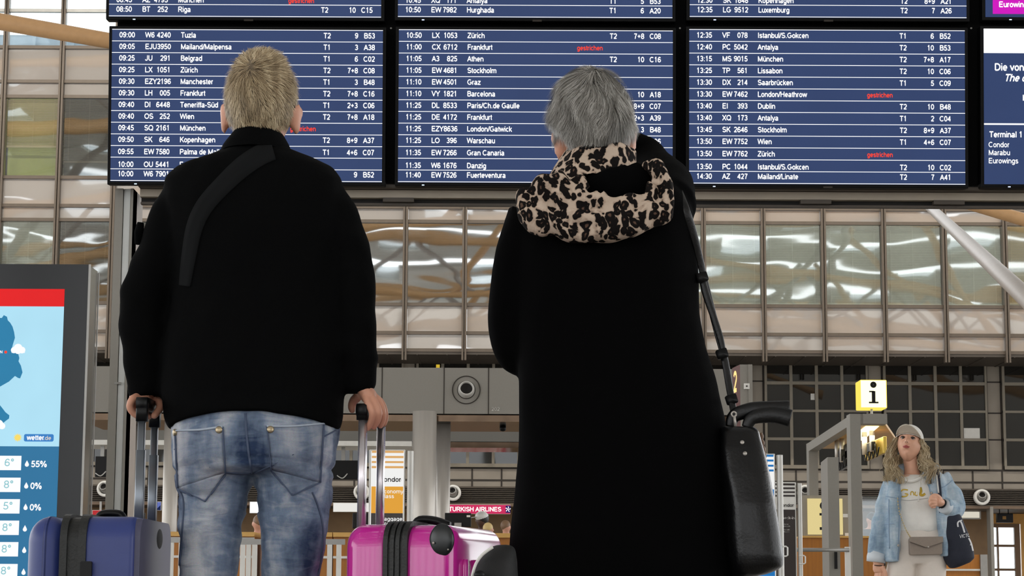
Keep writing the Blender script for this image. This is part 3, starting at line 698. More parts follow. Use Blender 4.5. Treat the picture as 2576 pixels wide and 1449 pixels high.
far_person(1273, 1310, 34, 31, 'brown haired person beside the black coat, under the red airline sign', skin, brown_hair, pm('brown_top', (96, 72, 56), .8), None, 1)
far_person(650, 1296, 30, 40, 'person whose face shows between the jeans legs', skin, brown_hair, pm('dark_top', (40, 40, 48), .8), None, -1)
far_person(2192, 1290, 30, 34, 'dark haired person sitting behind the information desk glass', skin, dark_hair, pm('black_jumper', (22, 22, 26), .8), None, -1)

# ------------------------------------------------------------------ totems
def totem(px0, px1, py0, Y, edge, label, face, stripes, head, body, name='check_in_totem'):
    """edge: width in px of the right-hand upright"""
    x0, x1 = at(px0, 1250, Y).x, at(px1, 1250, Y).x; xe = at(px1 + edge, 1250, Y).x; zt = at((px0 + px1) / 2, py0, Y).z
    t = thing(name, label, 'sign totem', ((x0 + x1) / 2, Y, 0), 'airline sign totems at the queue entrance')
    mb = MB(); mb.box(x0 - .05, x1, Y, Y + .06, 0, zt); mb.build('panel', M['white'], t, bevel=.006)
    mb = MB(); mb.rprism(((x1 + xe) / 2 + .012, Y + .03, 0), (1, 0, 0), (0, 1, 0), (0, 0, 1), (xe - x1) / 2 - .004, .05, .025, 0, zt - .01); mb.build('upright', M['offwhite'], t)
    mb = MB(); mb.box(x0 - .05, xe, Y - .12, Y + .18, 0, .03); mb.build('foot_plate', M['satin'], t)
    z = lambda p: at((px0 + px1) / 2, p, Y).z
    mb = MB(); mb.box(x0 - .035, x1 - .008, Y - .002, Y, .05, zt - .012); mb.build('lit_face', LITW if Y < 18 else M['white'], t)
    for nme, mat, quads in face:
        mb = MB()
        for (a, b) in quads: mb.box(x0 - .03, x1 - .012, Y - .004, Y, z(b), z(a))
        mb.build(nme, mat, t)
    for nme, mat, items in body:
        mb = MB()
        for (s, px, py, size, bold) in items: p = at(px, py, Y); write(mb, s, (p.x, Y - .008, p.z), (1, 0, 0), (0, 0, 1), size, bold=bold)
        mb.build(nme, mat, t)
    if head:   # round bird mark
        mb = MB(); p = at(head[0], head[1], Y); r = head[2]
        mb.revolve((p.x, Y - .008, p.z), (0, -1, 0), [(r, 0), (r * .88, 0)], 24); mb.poly([(p.x - r * .6, Y - .008, p.z + r * .4), (p.x, Y - .008, p.z - r * .3), (p.x + r * .6, Y - .008, p.z + r * .4), (p.x, Y - .008, p.z + r * .1)]); mb.build('emblem', M['satin'], t)
    return t
ink = pm('dark_ink', (60, 56, 54), .6); OR = em('lit_orange_print', (234, 168, 66), .92); TAN = em('lit_tan_print', (228, 176, 112), .92); BR = pm('dark_brown_print', (46, 36, 33), .5); BL_ = em('lit_blue_print', (40, 120, 190), .9); LITW = em('lit_white_face', (246, 246, 244), .95)
DG = pm('charcoal_print', (70, 64, 62), .5)
totem(944, 1018, 1131, 16, 18, 'orange and white striped Condor totem for Economy Class and baggage behind the pink suitcase', [
    ('stripes', TAN, [(1134, 1139.5), (1147, 1152.5), (1160, 1165), (1172.5, 1178)]), ('colour_field', OR, [(1224, 1291)]), ('lower_field', DG, [(1291, 1440)])], None, (1006, 1208, .012), [
    ('airline_name', ink, [('condor', 957, 1212, .052, .018)]),
    ('lettering', LITW, [('Economy', 957, 1241, .042, .006), ('Class', 957, 1253, .042, .006), ('Baggage', 957, 1310, .042, .006), ('Drop', 957, 1322, .042, .006)])])
totem(1880, 1951, 1141, 16, 17, 'blue and white striped totem beside the black leather handbag', [
    ('stripes', BL_, [(1144, 1149), (1156, 1161), (1169, 1174), (1181, 1186)]), ('colour_field', BL_, [(1231, 1449)])], None, (1937, 1216, .012), [])
totem(1945, 2003, 1213, 19, 12, 'dark brown and white striped Condor check-in totem in front of the information desk', [
    ('stripes', BR, [(1216, 1221), (1226, 1230.5), (1236, 1240), (1245, 1249.5)]), ('colour_field', BR, [(1282, 1500)])], None, (1995, 1271, .01), [
    ('airline_name', ink, [('condor', 1961, 1275, .042, .012)]),
    ('lettering', M['white'], [('Check-in', 1960, 1306, .036, .006), ('Property our', 1962, 1320, .014, .01), ('free: Eurotarife', 1962, 1325, .014, .01), ('Welcome with', 1962, 1334, .014, .01), ('boarding pass', 1962, 1339, .014, .01)])])
# grey pillar with the lit 2
t = thing('gate_pillar', 'grey pillar with a lit red and yellow number 2 on its side', 'sign pillar', (at(1876, 1000, 30).x, 30, 0))
x0, x1 = at(1862, 970, 30).x, at(1891, 970, 30).x; zt = at(1876, 917, 30).z
mb = MB(); mb.box(x0, x1, 30, 30.3, 0, zt); mb.box(x1 - .05, x1 + .01, 29.98, 30.31, 0, zt); mb.build('pillar', M['beam'], t)
xl = at(1855, 970, 30.4).x
mb = MB(); mb.add([(x0, 30, zt), (x0 - .06, 30.5, zt), (x0 - .06, 30.5, 0), (x0, 30, 0), (x0, 30.5, zt), (x0, 30.5, 0)], [(0, 1, 2, 3), (1, 4, 5, 2), (0, 4, 1), (3, 2, 5)]); s = mb.build('side_panel', pm('maroon_panel', (86, 36, 32), .5), t)
U = Vector((.06, -.5, 0)); V = Vector((0, 0, 1)); mb = MB(); p = at(1857.5, 985, 30.25)
write(mb, '2', Vector((x0 - .053, 30.42, p.z)), U.normalized(), V, .42, bold=.03); mb.build('digit', em('warm_digit', (255, 214, 140), 1.3), s)
mb = MB(); p = at(1878, 972, 30); mb.box(p.x - .04, p.x + .04, 29.97, 30, p.z - .04, p.z + .04); q = mb.build('call_plate', M['white'], t)
mb = MB(); mb.cyl((p.x, 29.97, p.z), (p.x, 29.955, p.z), .012, 12); mb.build('button', M['joint'], q)

# ------------------------------------------------------------------ information desk
IY = 21.0
t = thing('information_portal', 'grey steel portal frame over the information desk', 'portal frame', (at(2100, 1400, IY).x, IY, 0))
GREY = M['beam']
mb = MB(); pbox(mb, 2144, 1041, 2171, 1700, IY, .22); mb.build('column', GREY, t)
mb = MB(); pbox(mb, 2171, 1041, 2232, 1066, IY, .22); mb.build('cross_beam', GREY, t)
a, b = at(2144, 1043, IY), at(2171, 1043, IY); h = at(2150, 1041, IY).z - at(2150, 1066, IY).z
fY = 25.0; c = at(2034, 1104, fY); d = at(2057, 1104, fY)
zt1 = at(2150, 1041, IY).z
def hexa(mb, f, g):
    return mb.add(list(f) + list(g), [(0, 1, 2, 3), (4, 7, 6, 5), (0, 4, 5, 1), (1, 5, 6, 2), (2, 6, 7, 3), (3, 7, 4, 0)])
zf = at(2040, 1099, fY).z
mb = MB(); hexa(mb, [(a.x, IY + .01, zt1), (b.x, IY + .01, zt1), (b.x, IY + .01, zt1 - h), (a.x, IY + .01, zt1 - h)], [(c.x, fY, zt1), (d.x, fY, zt1), (d.x, fY, zt1 - h), (c.x, fY, zt1 - h)]); mb.build('side_beam', GREY, t)
mb = MB(); mb.box(c.x, d.x, fY, fY + .2, 0, zt1); mb.build('column', GREY, t)
e = at(2232, 1041, IY)
mb = MB(); hexa(mb, [(b.x, IY + .2, zt1 - .04), (e.x, IY + .2, zt1 - .04), (e.x, IY + .2, zt1 - .07), (b.x, IY + .2, zt1 - .07)], [(d.x, fY, zt1 - .04), (d.x + 1.0, fY, zt1 - .04), (d.x + 1.0, fY, zt1 - .07), (d.x, fY, zt1 - .07)]); mb.build('canopy_lining', M['woodpale'], t)
mb = MB(); zl = zt1 - .075; f = lambda p, Y: (at(p, 1080, Y).x, Y, zl)
mb.poly([f(2130, 23.6), f(2178, 21.6), f(2212, 21.6), f(2170, 23.6)]); mb.build('light_panel', em('desk_light', (255, 244, 190), 2.6), t)
area('desk_lamp', (at(2165, 1080, 22.5).x, 22.5, zl - .05), (0, 0, 0), (.5, 1.0), 14, (1, .9, .6))
t = thing('lower_pillar', 'shorter grey pillar in front of the yellow desk poster', 'pillar', (at(2095, 1400, 19.6).x, 19.6, 0))
mb = MB(); p0, p1 = at(2084, 1300, 19.6), at(2112, 1300, 19.6); zt = at(2095, 1150, 19.6).z
q0 = at(2067, 1300, 20.4)
mb.add([(p0.x, 19.6, 0), (p1.x, 19.6, 0), (p1.x, 20.4, 0), (q0.x, 20.4, 0), (p0.x, 19.6, zt), (p1.x, 19.6, zt), (p1.x, 20.4, zt), (q0.x, 20.4, zt)], [(0, 3, 2, 1), (4, 5, 6, 7), (0, 1, 5, 4), (1, 2, 6, 5), (2, 3, 7, 6), (3, 0, 4, 7)])
mb.build('shaft', GREY, t)
mb = MB(); c = at(2103, 1412, 19.58); mb.box(c.x - .012, c.x + .012, 19.57, 19.6, at(2103, 1431, 19.58).z, at(2103, 1388, 19.58).z); mb.build('slot', M['black'], t)
t = thing('information_desk', 'orange wooden information desk with glass screen', 'desk', (at(2090, 1400, 22).x, 22, 0))
zt = at(2080, 1353, 22).z
for k, (p, q) in enumerate(((2018, 2142), (2146, 2215))):
    mb = MB(); mb.box(at(p, 1400, 22).x, at(q, 1400, 22).x, 22, 22.5, 0, zt); mb.build('front_panel', M['wood'], t)
mb = MB(); mb.box(at(2016, 1400, 22).x, at(2217, 1400, 22).x, 21.97, 22.7, zt, zt + .02); mb.build('worktop', M['woodpale'], t)
mb = MB(); mb.box(at(2018, 1300, 22).x, at(2142, 1300, 22).x, 22.1, 22.12, zt + .02, at(2080, 1245, 22).z); g = mb.build('glass_screen', pm('frosted_panel', (150, 142, 128), .4), t)
mb = MB(); a, b = at(2031, 1254, 22.08), at(2121, 1345, 22.08); mb.box(a.x, b.x, 22.085, 22.095, b.z, a.z); po = mb.build('poster', em('cream_poster', (244, 224, 158), .82), t)
mb = MB(); c = at(2073, 1272, 22.08); mb.revolve((c.x, 22.08, c.z), (0, -1, 0), [(.045, 0), (.001, 0)], 20)
p = at(2076, 1312, 22.08); k = 22 / F
mb.box(p.x - 14 * k, p.x + 10 * k, 22.075, 22.085, p.z + 15 * k, p.z + 21 * k); mb.box(p.x - 4 * k, p.x + 8 * k, 22.075, 22.085, p.z - 18 * k, p.z + 18 * k); mb.box(p.x - 14 * k, p.x + 20 * k, 22.075, 22.085, p.z - 21 * k, p.z - 14 * k); mb.build('letter_i', M['black'], po)
for px, py in ((2127, 1297), (2132, 1345)):
    mb = MB(); c = at(px, py, 22.08); mb.box(c.x - .025, c.x + .025, 22.085, 22.095, c.z - .018, c.z + .018); mb.build('notice', M['white'], t)
mb = MB(); mb.box(at(2172, 1300, 22).x, at(2174, 1300, 22).x, 22.1, 22.14, zt, at(2172, 1247, 22).z); mb.build('glass_post', M['white'], t)
mb = MB(); mb.box(at(2174, 1300, 22).x, at(2216, 1300, 22).x, 22.1, 22.115, zt, at(2172, 1247, 22).z); mb.build('clear_screen', M['clear'], t)
# lit i cube
c = at(2196, 991, IY); hw = 35.5 / F * IY; hh = 36 / F * IY
t = thing('information_sign', 'glowing yellow cube sign with letter i above the information desk', 'sign', c)
CUBE = em('yellow_light_box', (255, 250, 196), 1.7)
xl = at(2153, 990, IY + .3).x
mb = MB(); mb.box(c.x - hw + .015, c.x + hw, IY - .0, IY + .3, c.z - hh, c.z + hh); mb.build('light_box', em('amber_box_side', (250, 222, 96), 1.15), t, bevel=.01)
mb = MB(); mb.box(c.x - hw + .02, c.x + hw - .01, IY - .008, IY - .001, c.z - hh + .008, c.z + hh - .008); fc = mb.build('lit_face', CUBE, t)
k = IY / F; mb = MB(); o = Vector((c.x + 1 * k, IY - .012, c.z))
mb.revolve(o + Vector((0, 0, 23 * k)), (0, -1, 0), [(8 * k, 0), (.001, 0)], 24)
for (x0, x1, z0, z1) in ((-4.5, 4.5, -20, 7), (-11, 1, 4, 7.5), (-12, 12, -24, -20)): mb.box(o.x + x0 * k, o.x + x1 * k, IY - .014, IY - .01, o.z + z0 * k, o.z + z1 * k)
mb.build('letter_i', M['black'], fc)
mb = MB(); mb.cyl((c.x, IY + .1, c.z - hh), (c.x, IY + .1, zt1), .012, 10); mb.build('stem', M['satin'], t)
# monitors hanging under the canopy
gold_light = pm('gold_lit_monitor_back', (168, 140, 60), .3, .7)  # gold colour stands in for warm light on the monitor back
for (pc, py0, py1, w, Y, lb) in ((2125, 1105, 1190, 30, 23.6, 'dark desk monitors hung under the canopy behind the tall column'), (2199, 1095, 1165, 48, 22.4, 'desk monitor with golden lit back hung under the canopy beside the white cap')):
    t = thing('canopy_monitor', lb, 'monitor', at(pc, py1, Y))
    c0, c1 = at(pc - w / 2, py1 - 5, Y + .1), at(pc + w / 2, py1 - 22, Y - .4); up = at(pc, py0 + 28, Y).z - at(pc, py1, Y).z
    d = Vector((c1.x - c0.x, c1.y - c0.y, .05)); n = Vector((-d.y, d.x, 0)).normalized() * .04
    mb = MB(); mb.frame_box(Vector((c0.x, c0.y, c0.z)), d, n, Vector((0, 0, up))); mb.build('housing', gold_light if pc > 2150 else M['blackgloss'], t, bevel=.006)
    for fr in (.2, .6):
        mb = MB(); o = Vector(c0) + d * fr - n; mb.cyl((o.x, o.y, o.z + .05), (o.x, o.y, zt1 - .05), .028, 12); mb.build('hanger', M['steel'], t, True)
    mb = MB(); o = Vector(c0) + d * .4 - n * 1.5; mb.frame_box(o + Vector((0, 0, .06)), d * .28, n, Vector((0, 0, up * .5))); mb.build('control_box', M['black'], t)
    mb = MB()
    for q in range(4): o = Vector(c0) + d * (.15 + .2 * q) - n; mb.tube([o + Vector((0, 0, .12)), o + d * .08 + Vector((0, 0, -.02)), o + d * .2 + Vector((0, 0, .07))], .008, 6, 4)
    mb.build('cables', M['black'], t, True)
# steel barrier in front of the desk
t = thing('queue_barrier', 'round steel barrier rail with white end post in front of the information desk', 'barrier', (at(2050, 1383, 19.2).x, 19.2, 0), 'queue barriers in front of the counters')
a, b = at(1968, 1383, 19.2), at(2136, 1385, 19.2); mb = MB(); mb.cyl((a.x, 19.2, a.z), (b.x, 19.2, a.z), .017, 14); mb.build('rail', M['satin'], t, True)
mb = MB(); mb.box(at(2128, 1400, 19.2).x, at(2141, 1400, 19.2).x, 19.22, 19.27, 0, a.z + .03); mb.build('post', M['white'], t)
for px, Y, py in ((1972, 15.95, 1387), (2018, 18.95, 1408)):
    mb = MB(); c = at(px, py, Y); s = .028; mb.tube([(c.x - s, Y, c.z + s * 1.3), (c.x + s * .6, Y, c.z + s * 1.3), (c.x + s, Y, c.z + s), (c.x + s, Y, c.z - s), (c.x + s * .6, Y, c.z - s * 1.3), (c.x - s, Y, c.z - s * 1.3)], .006, 8); o = mb.build('hook', M['white'], None, True)
    tag(o, 'white loop hook on the upright of the blue totem' if px < 2000 else 'white loop hook on the upright of the dark brown totem', 'hook')
# ------------------------------------------------------------------ departure board
BEZ = pm('black_screen_bezel', (7, 7, 8), .5, spec=.12)
DB = 11.3; TILT = math.radians(6.0)
bO = at(1350, 468, DB); bU = Vector((1, 0, 0)); bV = Vector((0, -math.sin(TILT), math.cos(TILT))); bN = Vector((0, -math.cos(TILT), -math.sin(TILT)))
def bp(px, py):
    d = ray(px, py); k = (bO - CP).dot(bN) / d.dot(bN); q = CP + d * k - bO
    return q.dot(bU), q.dot(bV)
def bw(u, v, out=0.0): return bO + bU * u + bV * v + bN * out
def brect(mb, u0, u1, v0, v1, o0, o1): mb.frame_box(bw(u0, v0, o0), bU * (u1 - u0), bN * (o1 - o0), bV * (v1 - v0)); return mb
BLUE = screen_mat('navy_screen', (50, 69, 113), .85); WHITE = em('white_screen_text', (255, 255, 255), 1.25); RED = em('red_screen_text', (250, 70, 50), 1.1); LED = em('blue_white_led', (190, 215, 255), 2.5)
DARKBAND = screen_mat('dark_navy_band', (42, 58, 84), .95); MAG = screen_mat('magenta_banner', (208, 10, 190), 1.0)
GS = 'gestrichen'; FS, FX = 19.0, .835
L = [('09:00', 'W6', '4240', 'Tuzla', 'T2', '9', 'B53'), ('09:05', 'EJU', '3950', 'Mailand/Malpensa', 'T1', '3', 'A38'), ('09:25', 'JU', '291', 'Belgrad', 'T1', '6', 'C02'),
     ('09:25', 'LX', '1051', 'Zürich', 'T2', '7+8', 'C08'), ('09:30', 'EZY', '2196', 'Manchester', 'T1', '3', 'B48'), ('09:30', 'LH', '005', 'Frankfurt', 'T2', '7+8', 'C16'),
     ('09:40', 'DI', '6448', 'Teneriffa-Süd', 'T1', '2+3', 'C06'), ('09:40', 'OS', '252', 'Wien', 'T2', '7+8', 'A18'), ('09:45', 'SQ', '2161', 'München', GS, '', ''),
     ('09:50', 'SK', '646', 'Kopenhagen', 'T2', '8+9', 'A37'), ('09:55', 'EW', '7580', 'Palma de Mallorca', 'T1', '4+6', 'C07'), ('10:00', 'OU', '5441', 'Frankfurt', '', '', ''), ('10:00', 'W6', '7901', '', '', '9', 'B52')]
Cn = [('10:50', 'LX', '1053', 'Zürich', 'T2', '7+8', 'C08'), ('11:00', 'CX', '6712', 'Frankfurt', GS, '', ''), ('11:05', 'A3', '825', 'Athen', 'T2', '10', 'C16'), ('11:05', 'EW', '4681', 'Stockholm', '', '', ''),
      ('11:10', 'EW', '4501', 'Graz', '', '', ''), ('11:10', 'VY', '1821', 'Barcelona', '', '10', 'A18'), ('11:25', 'DL', '8533', 'Paris/Ch.de Gaulle', '', '8+9', 'C07'), ('11:25', 'DE', '4172', 'Frankfurt', '', '2+3', 'A39'),
      ('11:25', 'EZY', '8636', 'London/Gatwick', '', '3', 'B48'), ('11:25', 'LO', '396', 'Warschau', '', '', 'C06'), ('11:35', 'EW', '7266', 'Gran Canaria', '', '', ''), ('11:35', 'W6', '1676', 'Danzig', '', '', ''), ('11:40', 'EW', '7526', 'Fuerteventura', '', '', '')]
Rn = [('12:35', 'VF', '078', 'Istanbul/S.Gokcen', 'T1', '6', 'B52'), ('12:40', 'PC', '5042', 'Antalya', 'T2', '10', 'B53'), ('13:15', 'MS', '9015', 'München', 'T2', '7+8', 'A17'), ('13:25', 'TP', '561', 'Lissabon', 'T2', '10', 'C06'),
      ('13:30', 'DX', '214', 'Saarbrücken', 'T1', '5', 'C09'), ('13:30', 'EW', '7462', 'London/Heathrow', GS, '', ''), ('13:40', 'EI', '393', 'Dublin', 'T2', '10', 'B48'), ('13:40', 'XQ', '173', 'Antalya', 'T1', '2', 'C04'),
      ('13:45', 'SK', '2646', 'Stockholm', 'T2', '8+9', 'A37'), ('13:50', 'EW', '7752', 'Wien', 'T1', '4+6', 'C07'), ('13:50', 'EW', '7762', 'Zürich', GS, '', ''), ('13:50', 'PC', '1044', 'Istanbul/S.Gokcen', 'T2', '10', 'C02'), ('14:30', 'AZ', '427', 'Mailand/Linate', 'T2', '7', 'A41')]
uL = [('08:45', 'AZ', '4795', 'München', GS, '', ''), ('08:50', 'BT', '252', 'Riga', 'T2', '10', 'C15')]
uC = [('10:45', 'XQ', '171', 'Antalya', 'T1', '5', 'B53'), ('10:50', 'EW', '7982', 'Hurghada', 'T1', '6', 'A20')]
uR = [('12:30', 'SK', '1648', 'Kopenhagen', 'T2', '8+9', 'A21'), ('12:35', 'LG', '9512', 'Luxemburg', 'T2', '7', 'A26')]
def monitor(px0, px1, py0, py1, label, group='screens of the departure board'):
    """px/py: lit area. returns thing and the local rectangle"""
    u0, v1 = bp(px0, py0); u1, v0 = bp(px1, py1); k = (u1 - u0) / (px1 - px0)
    t = thing('departure_screen', label, 'flight information screen', bw((u0 + u1) / 2, v0 - 8 * k), group)
    mb = MB(); brect(mb, u0 - 8 * k, u1 + 8 * k, v0 - 8.5 * k, v1 + 7.5 * k, -.07, .012); mb.build('bezel', BEZ, t, bevel=.004)
    mb = MB(); brect(mb, u0, u1, v0, v1, .012, .014); mb.build('display', BLUE, t)
    mb = MB(); brect(mb, u0 + 60 * k, u0 + 66 * k, v0 - 7.5 * k, v0 - 5.5 * k, .010, .016); mb.build('power_light', LED, t)
    mb = MB(); brect(mb, u0 + 337 * k, u0 + 360 * k, v0 - 9.5 * k, v0 - 5 * k, .008, .0155); mb.build('maker_badge', M['joint'], t)
    return t, u0, u1, v0, v1, k
def flights(t, u0, u1, v0, v1, k, rows_, first=0, n=13):
    p = (v1 - v0 - 3 * k) / n; lines = MB()
    for i in range(first, n + 1):
        v = v1 - 1.2 * k - p * i; brect(lines, u0, u1, v - .75 * k, v + .75 * k, .0141, .0146)
    lines.build('row_lines', WHITE, t)
    for i, r in enumerate(rows_):
        i += first; white = MB()
        v = v1 - p * (i + .5) - 1.2 * k - 7.2 * k - {11: 4, 12: -1.5, 10: 1.2}.get(i, 0) * k + 1.5 * k
        O = lambda u: bw(u0 + u * k, v, .0147)
        W_ = lambda s, u, al='LEFT', m=None, sz=FS * k, sx=FX: write(m or white, s, O(u), bU, bV, sz, al, .022, 0, sx)
        W_(r[0], 57.5, 'RIGHT')
        if len(r[1]) == 3: W_(r[1] + r[2], 83)
        else: W_(r[1], 83); W_(r[2], 147, 'RIGHT')
        W_(r[3], 172)
        if r[4] == GS:
            red = MB(); W_(GS, 447, 'LEFT', red, 17 * k)
        else: red = None; W_(r[4], 529)
        W_(r[5], 616, 'RIGHT'); W_(r[6], 658, 'RIGHT')
        fl = white.build('flight_lettering', WHITE, t)
        if red: red.build('cancelled_lettering', RED, fl)
for (a, b, y0, y1, rows_, lb) in ((283.5, 961, 73.5, 459.5, L, 'lower departure screen listing 09:00 Tuzla to 10:00, behind the blond man'), (1004, 1691.5, 74.5, 462.5, Cn, 'lower departure screen listing 10:50 Zürich to 11:40 Fuerteventura, in the middle'),
                                  (1733.5, 2427, 74, 466, Rn, 'lower departure screen listing 12:35 Istanbul to 14:30 Mailand/Linate')):
    flights(*monitor(a, b, y0, y1, lb), rows_)
for (a, b, y1, rows_, lb) in ((280, 959, 46, uL, 'upper departure screen ending with 08:50 Riga'), (1004, 1691, 47.5, uC, 'upper departure screen ending with 10:50 Hurghada'), (1735, 2430, 47.5, uR, 'upper departure screen ending with 12:35 Luxemburg')):
    flights(*monitor(a, b, y1 - 388, y1, lb), rows_, first=11)
# fourth column: notices
t, u0, u1, v0, v1, k = monitor(2473, 3160, 73, 467, 'lower notice screen for Terminal 1 at the end of the board')
mb = MB(); brect(mb, u0, u1, v1 - 62 * k, v1, .0141, .0145); brect(mb, u0, u1, v0 + 150 * k, v0 + 154 * k, .0141, .0145); mb.build('white_band', WHITE, t)
mb = MB(); P = lambda px, py: bw(*bp(px, py), .0147)
for s, px, py, sz, sh in (('Die von Ihnen', 2500, 178.5, 26, 0), ('The check-in', 2524, 205.5, 26, .3), ('bitte', 2571, 254, 21, 0), ('Terminal 1', 2487, 346, 21, 0)):
    write(mb, s, P(px, py), bU, bV, sz * k, bold=.028, shear=sh, sx=.86)
for s, py in (('Condor', 371), ('Marabu', 391), ('Eurowings', 411.5)): write(mb, s, P(2485, py), bU, bV, 19 * k, bold=.012, sx=.86)
mb.build('notice_lettering', WHITE, t)
t, u0, u1, v0, v1, k = monitor(2476, 3163, -342, 47, 'upper notice screen with magenta airline banner at the end of the board')
mb = MB(); a = bp(2496, 36); b = bp(2690, -40); brect(mb, a[0], b[0], a[1], b[1], .0141, .0144); mb.build('banner', MAG, t)
mb = MB(); write(mb, 'Eurowings', P(2511, 19), bU, bV, 20 * k, bold=.03, sx=.88); mb.build('banner_lettering', WHITE, t)
# frame that carries the screens
t = thing('screen_carrier', 'black frame carrying the departure screens', 'display frame', bw(0, -.1))
k = DB / F
u0, v0 = bp(284, 470); u1, v1 = bp(3172, -350)
mb = MB(); brect(mb, u0, u1, v0 + .035, v1, -.30, -.08); mb.build('back_box', pm('matt_black_board', (8, 8, 9), .8, spec=.1), t)
for px in (982, 1713, 2450):
    mb = MB(); c = bp(px, 66); mb.revolve(bw(c[0], c[1], -.07), bN, [(.005, 0), (.005, .006), (.001, .007)], 12); mb.build('screw', M['satin'], t)
# beam under the board
by = DB + .12
pz = lambda py: at(1350, py, by).z
xl, xr = at(352, 490, by).x, at(3000, 490, by).x
b = thing('board_beam', 'pale grey steel beam under the departure board', 'beam', (0, by, pz(498)))
mb = MB(); mb.box(xl, xr, by - .06, by + .3, pz(479), pz(471)); mb.build('dark_top_rail', M['soffit'], b)
mb = MB(); mb.box(xl, xr, by, by + .25, pz(499), pz(480)); mb.build('face_rail', pm('beige_grey_steel', (168, 156, 140), .45), b)
mb = MB(); mb.box(xl, xr, by + .05, by + .09, pz(510), pz(499)); mb.build('shadow_gap', M['louver_gap'], b)
mb = MB(); mb.box(xl, xr, by + .03, by + .07, pz(515.5), pz(510)); mb.build('bottom_rail', M['soffit'], b)
for px in (1000, 2050, 2385):
    mb = MB(); c = at(px, 503, by - .0); mb.box(c.x - .08, c.x + .09, by - .005, by + .1, pz(509), pz(499)); mb.build('bracket', M['soffit'], b)
# post of the board
PY = DB + .15
t = thing('board_post', 'grey steel post with pale inset strip carrying the departure board at its end', 'post', (at(315, 900, PY).x, PY, 0))
xx = lambda p: at(p, 700, PY).x; zt = at(320, 474, PY).z
mb = MB(); mb.box(xx(283), xx(303), PY, PY + .12, 0, zt); mb.box(xx(322), xx(329), PY, PY + .12, 0, zt); mb.box(xx(302), xx(323), PY + .03, PY + .12, 0, zt); mb.build('front_profile', M['beam'], t)
mb = MB(); mb.box(xx(304.5), xx(320.5), PY + .012, PY + .03, 0, zt); s = mb.build('pale_strip', pm('pale_aluminium_strip', (206, 208, 206), .4), t)
mb = MB(); c = at(297, 964, PY); mb.box(c.x - .02, c.x + .015, PY - .004, PY + .014, c.z - .006, c.z + .006); mb.build('clip', M['satin'], s)
x1 = at(349, 700, PY + .3).x
mb = MB(); mb.add([(xx(329), PY, 0), (x1, PY + .3, 0), (xx(329), PY + .3, 0), (xx(329), PY, zt), (x1, PY + .3, zt), (xx(329), PY + .3, zt)], [(0, 1, 4, 3), (1, 2, 5, 4), (2, 0, 3, 5), (0, 2, 1), (3, 4, 5)]); mb.build('side_profile', pm('taupe_steel', (142, 128, 116), .5), t)

# ------------------------------------------------------------------ weather kiosk
KY = 9.6
t = thing('weather_kiosk', 'tall black advertising kiosk showing a weather forecast', 'display kiosk', (at(60, 1000, KY).x, KY, 0))
kx = lambda p: at(p, 1000, KY).x
kz = lambda py: at(100, py, KY).z
x0, x1 = kx(-420), kx(216.5); zt = kz(664.5)
mb = MB(); mb.box(x0 + .004, x1 - .004, KY + .012, KY + .19, .02, zt - .004); mb.build('housing', pm('grey_steel_side', (112, 108, 98), .22, .9), t)
mb = MB(); mb.box(x0, x1, KY, KY + .012, .05, zt); mb.build('front_glass', M['blackgloss'], t)
mb = MB(); mb.box(x1 - .002, x1 + .004, KY + .19, KY + .2, .02, zt - .01); mb.box(x1 - .008, x1 + .0015, KY - .002, KY + .004, .05, zt); mb.build('edge_trim', M['satin'], t)
mb = MB(); mb.box(x0 + .1, x1 - .1, KY + .03, KY + .16, 0, .03); mb.build('plinth', M['black'], t)
sx0, sx1 = kx(-360), kx(153)
def kpanel(name, mat, z0, z1, xa=sx0, xb=sx1, o=.0015, par=None):
    mb = MB(); mb.box(xa, xb, KY - o, KY, z0, z1); return mb.build(name, mat, par or t)
kpanel('red_header', screen_mat('red_header', (232, 22, 24), .95), kz(771), kz(727))
kpanel('map_background', screen_mat('pale_blue_map', (176, 226, 246), .98), kz(1123), kz(771))
kpanel('forecast_background', screen_mat('teal_blue_panel', (44, 116, 160), .95), kz(1900), kz(1123))
LAND = screen_mat('land_blue', (38, 128, 172), .95); KW = em('kiosk_white', (252, 253, 255), 1.02)
kp = lambda x, y, o=.003: (kx(x), KY - o, kz(y))
kpx = lambda x, y, o=.003: Vector((at(x, y, KY).x + 0, KY - o, at(x, y, KY).z))
mb = MB()
land = [(-300, 800), (0, 800), (5, 800), (10, 793), (18, 797), (20, 806), (26, 812), (32, 822), (36, 836), (38, 850), (33, 866), (29, 882), (46, 889), (49, 901), (47, 909), (53, 920), (57, 937), (51, 952), (46, 951), (38, 946), (23, 960), (0, 973), (-20, 985), (-20, 1018), (0, 1019), (8, 1029), (14, 1037), (24, 1045), (23, 1053), (16, 1058), (10, 1063), (-8, 1070), (-300, 1075)]
mb.poly([kpx(x, y) for x, y in land]); mb.build('land_map', LAND, t)
mb = MB()
for (cx, cy, r) in ((46, 876, 11), (36, 881, 8), (56, 881, 8.5), (46, 882, 9), (-3, 1068, 12), (6, 1072, 8)):
    c = kpx(cx, cy, .005); mb.revolve(c, (0, -1, 0), [(r * KY / F, 0), (.0005, 0)], 20)
for (a, b, y0, y1) in ((30, 63, 880, 888), (-14, 12, 1070, 1078)):
    p, q = kpx(a, y0, .0045), kpx(b, y1, .0045); mb.box(p.x, q.x, KY - .0045, KY - .004, q.z, p.z)
mb.build('cloud_symbols', KW, t)
mb = MB(); write(mb, 'BERLIN', kpx(7, 889, .005), (1, 0, 0), (0, 0, 1), 10 * KY / F, 'RIGHT', .03); mb.build('city_name', KW, t)
mb = MB(); c = kpx(15, 886, .005); mb.revolve(c, (0, -1, 0), [(4 * KY / F, 0), (.0005, 0)], 6); mb.build('city_mark', RED, t)
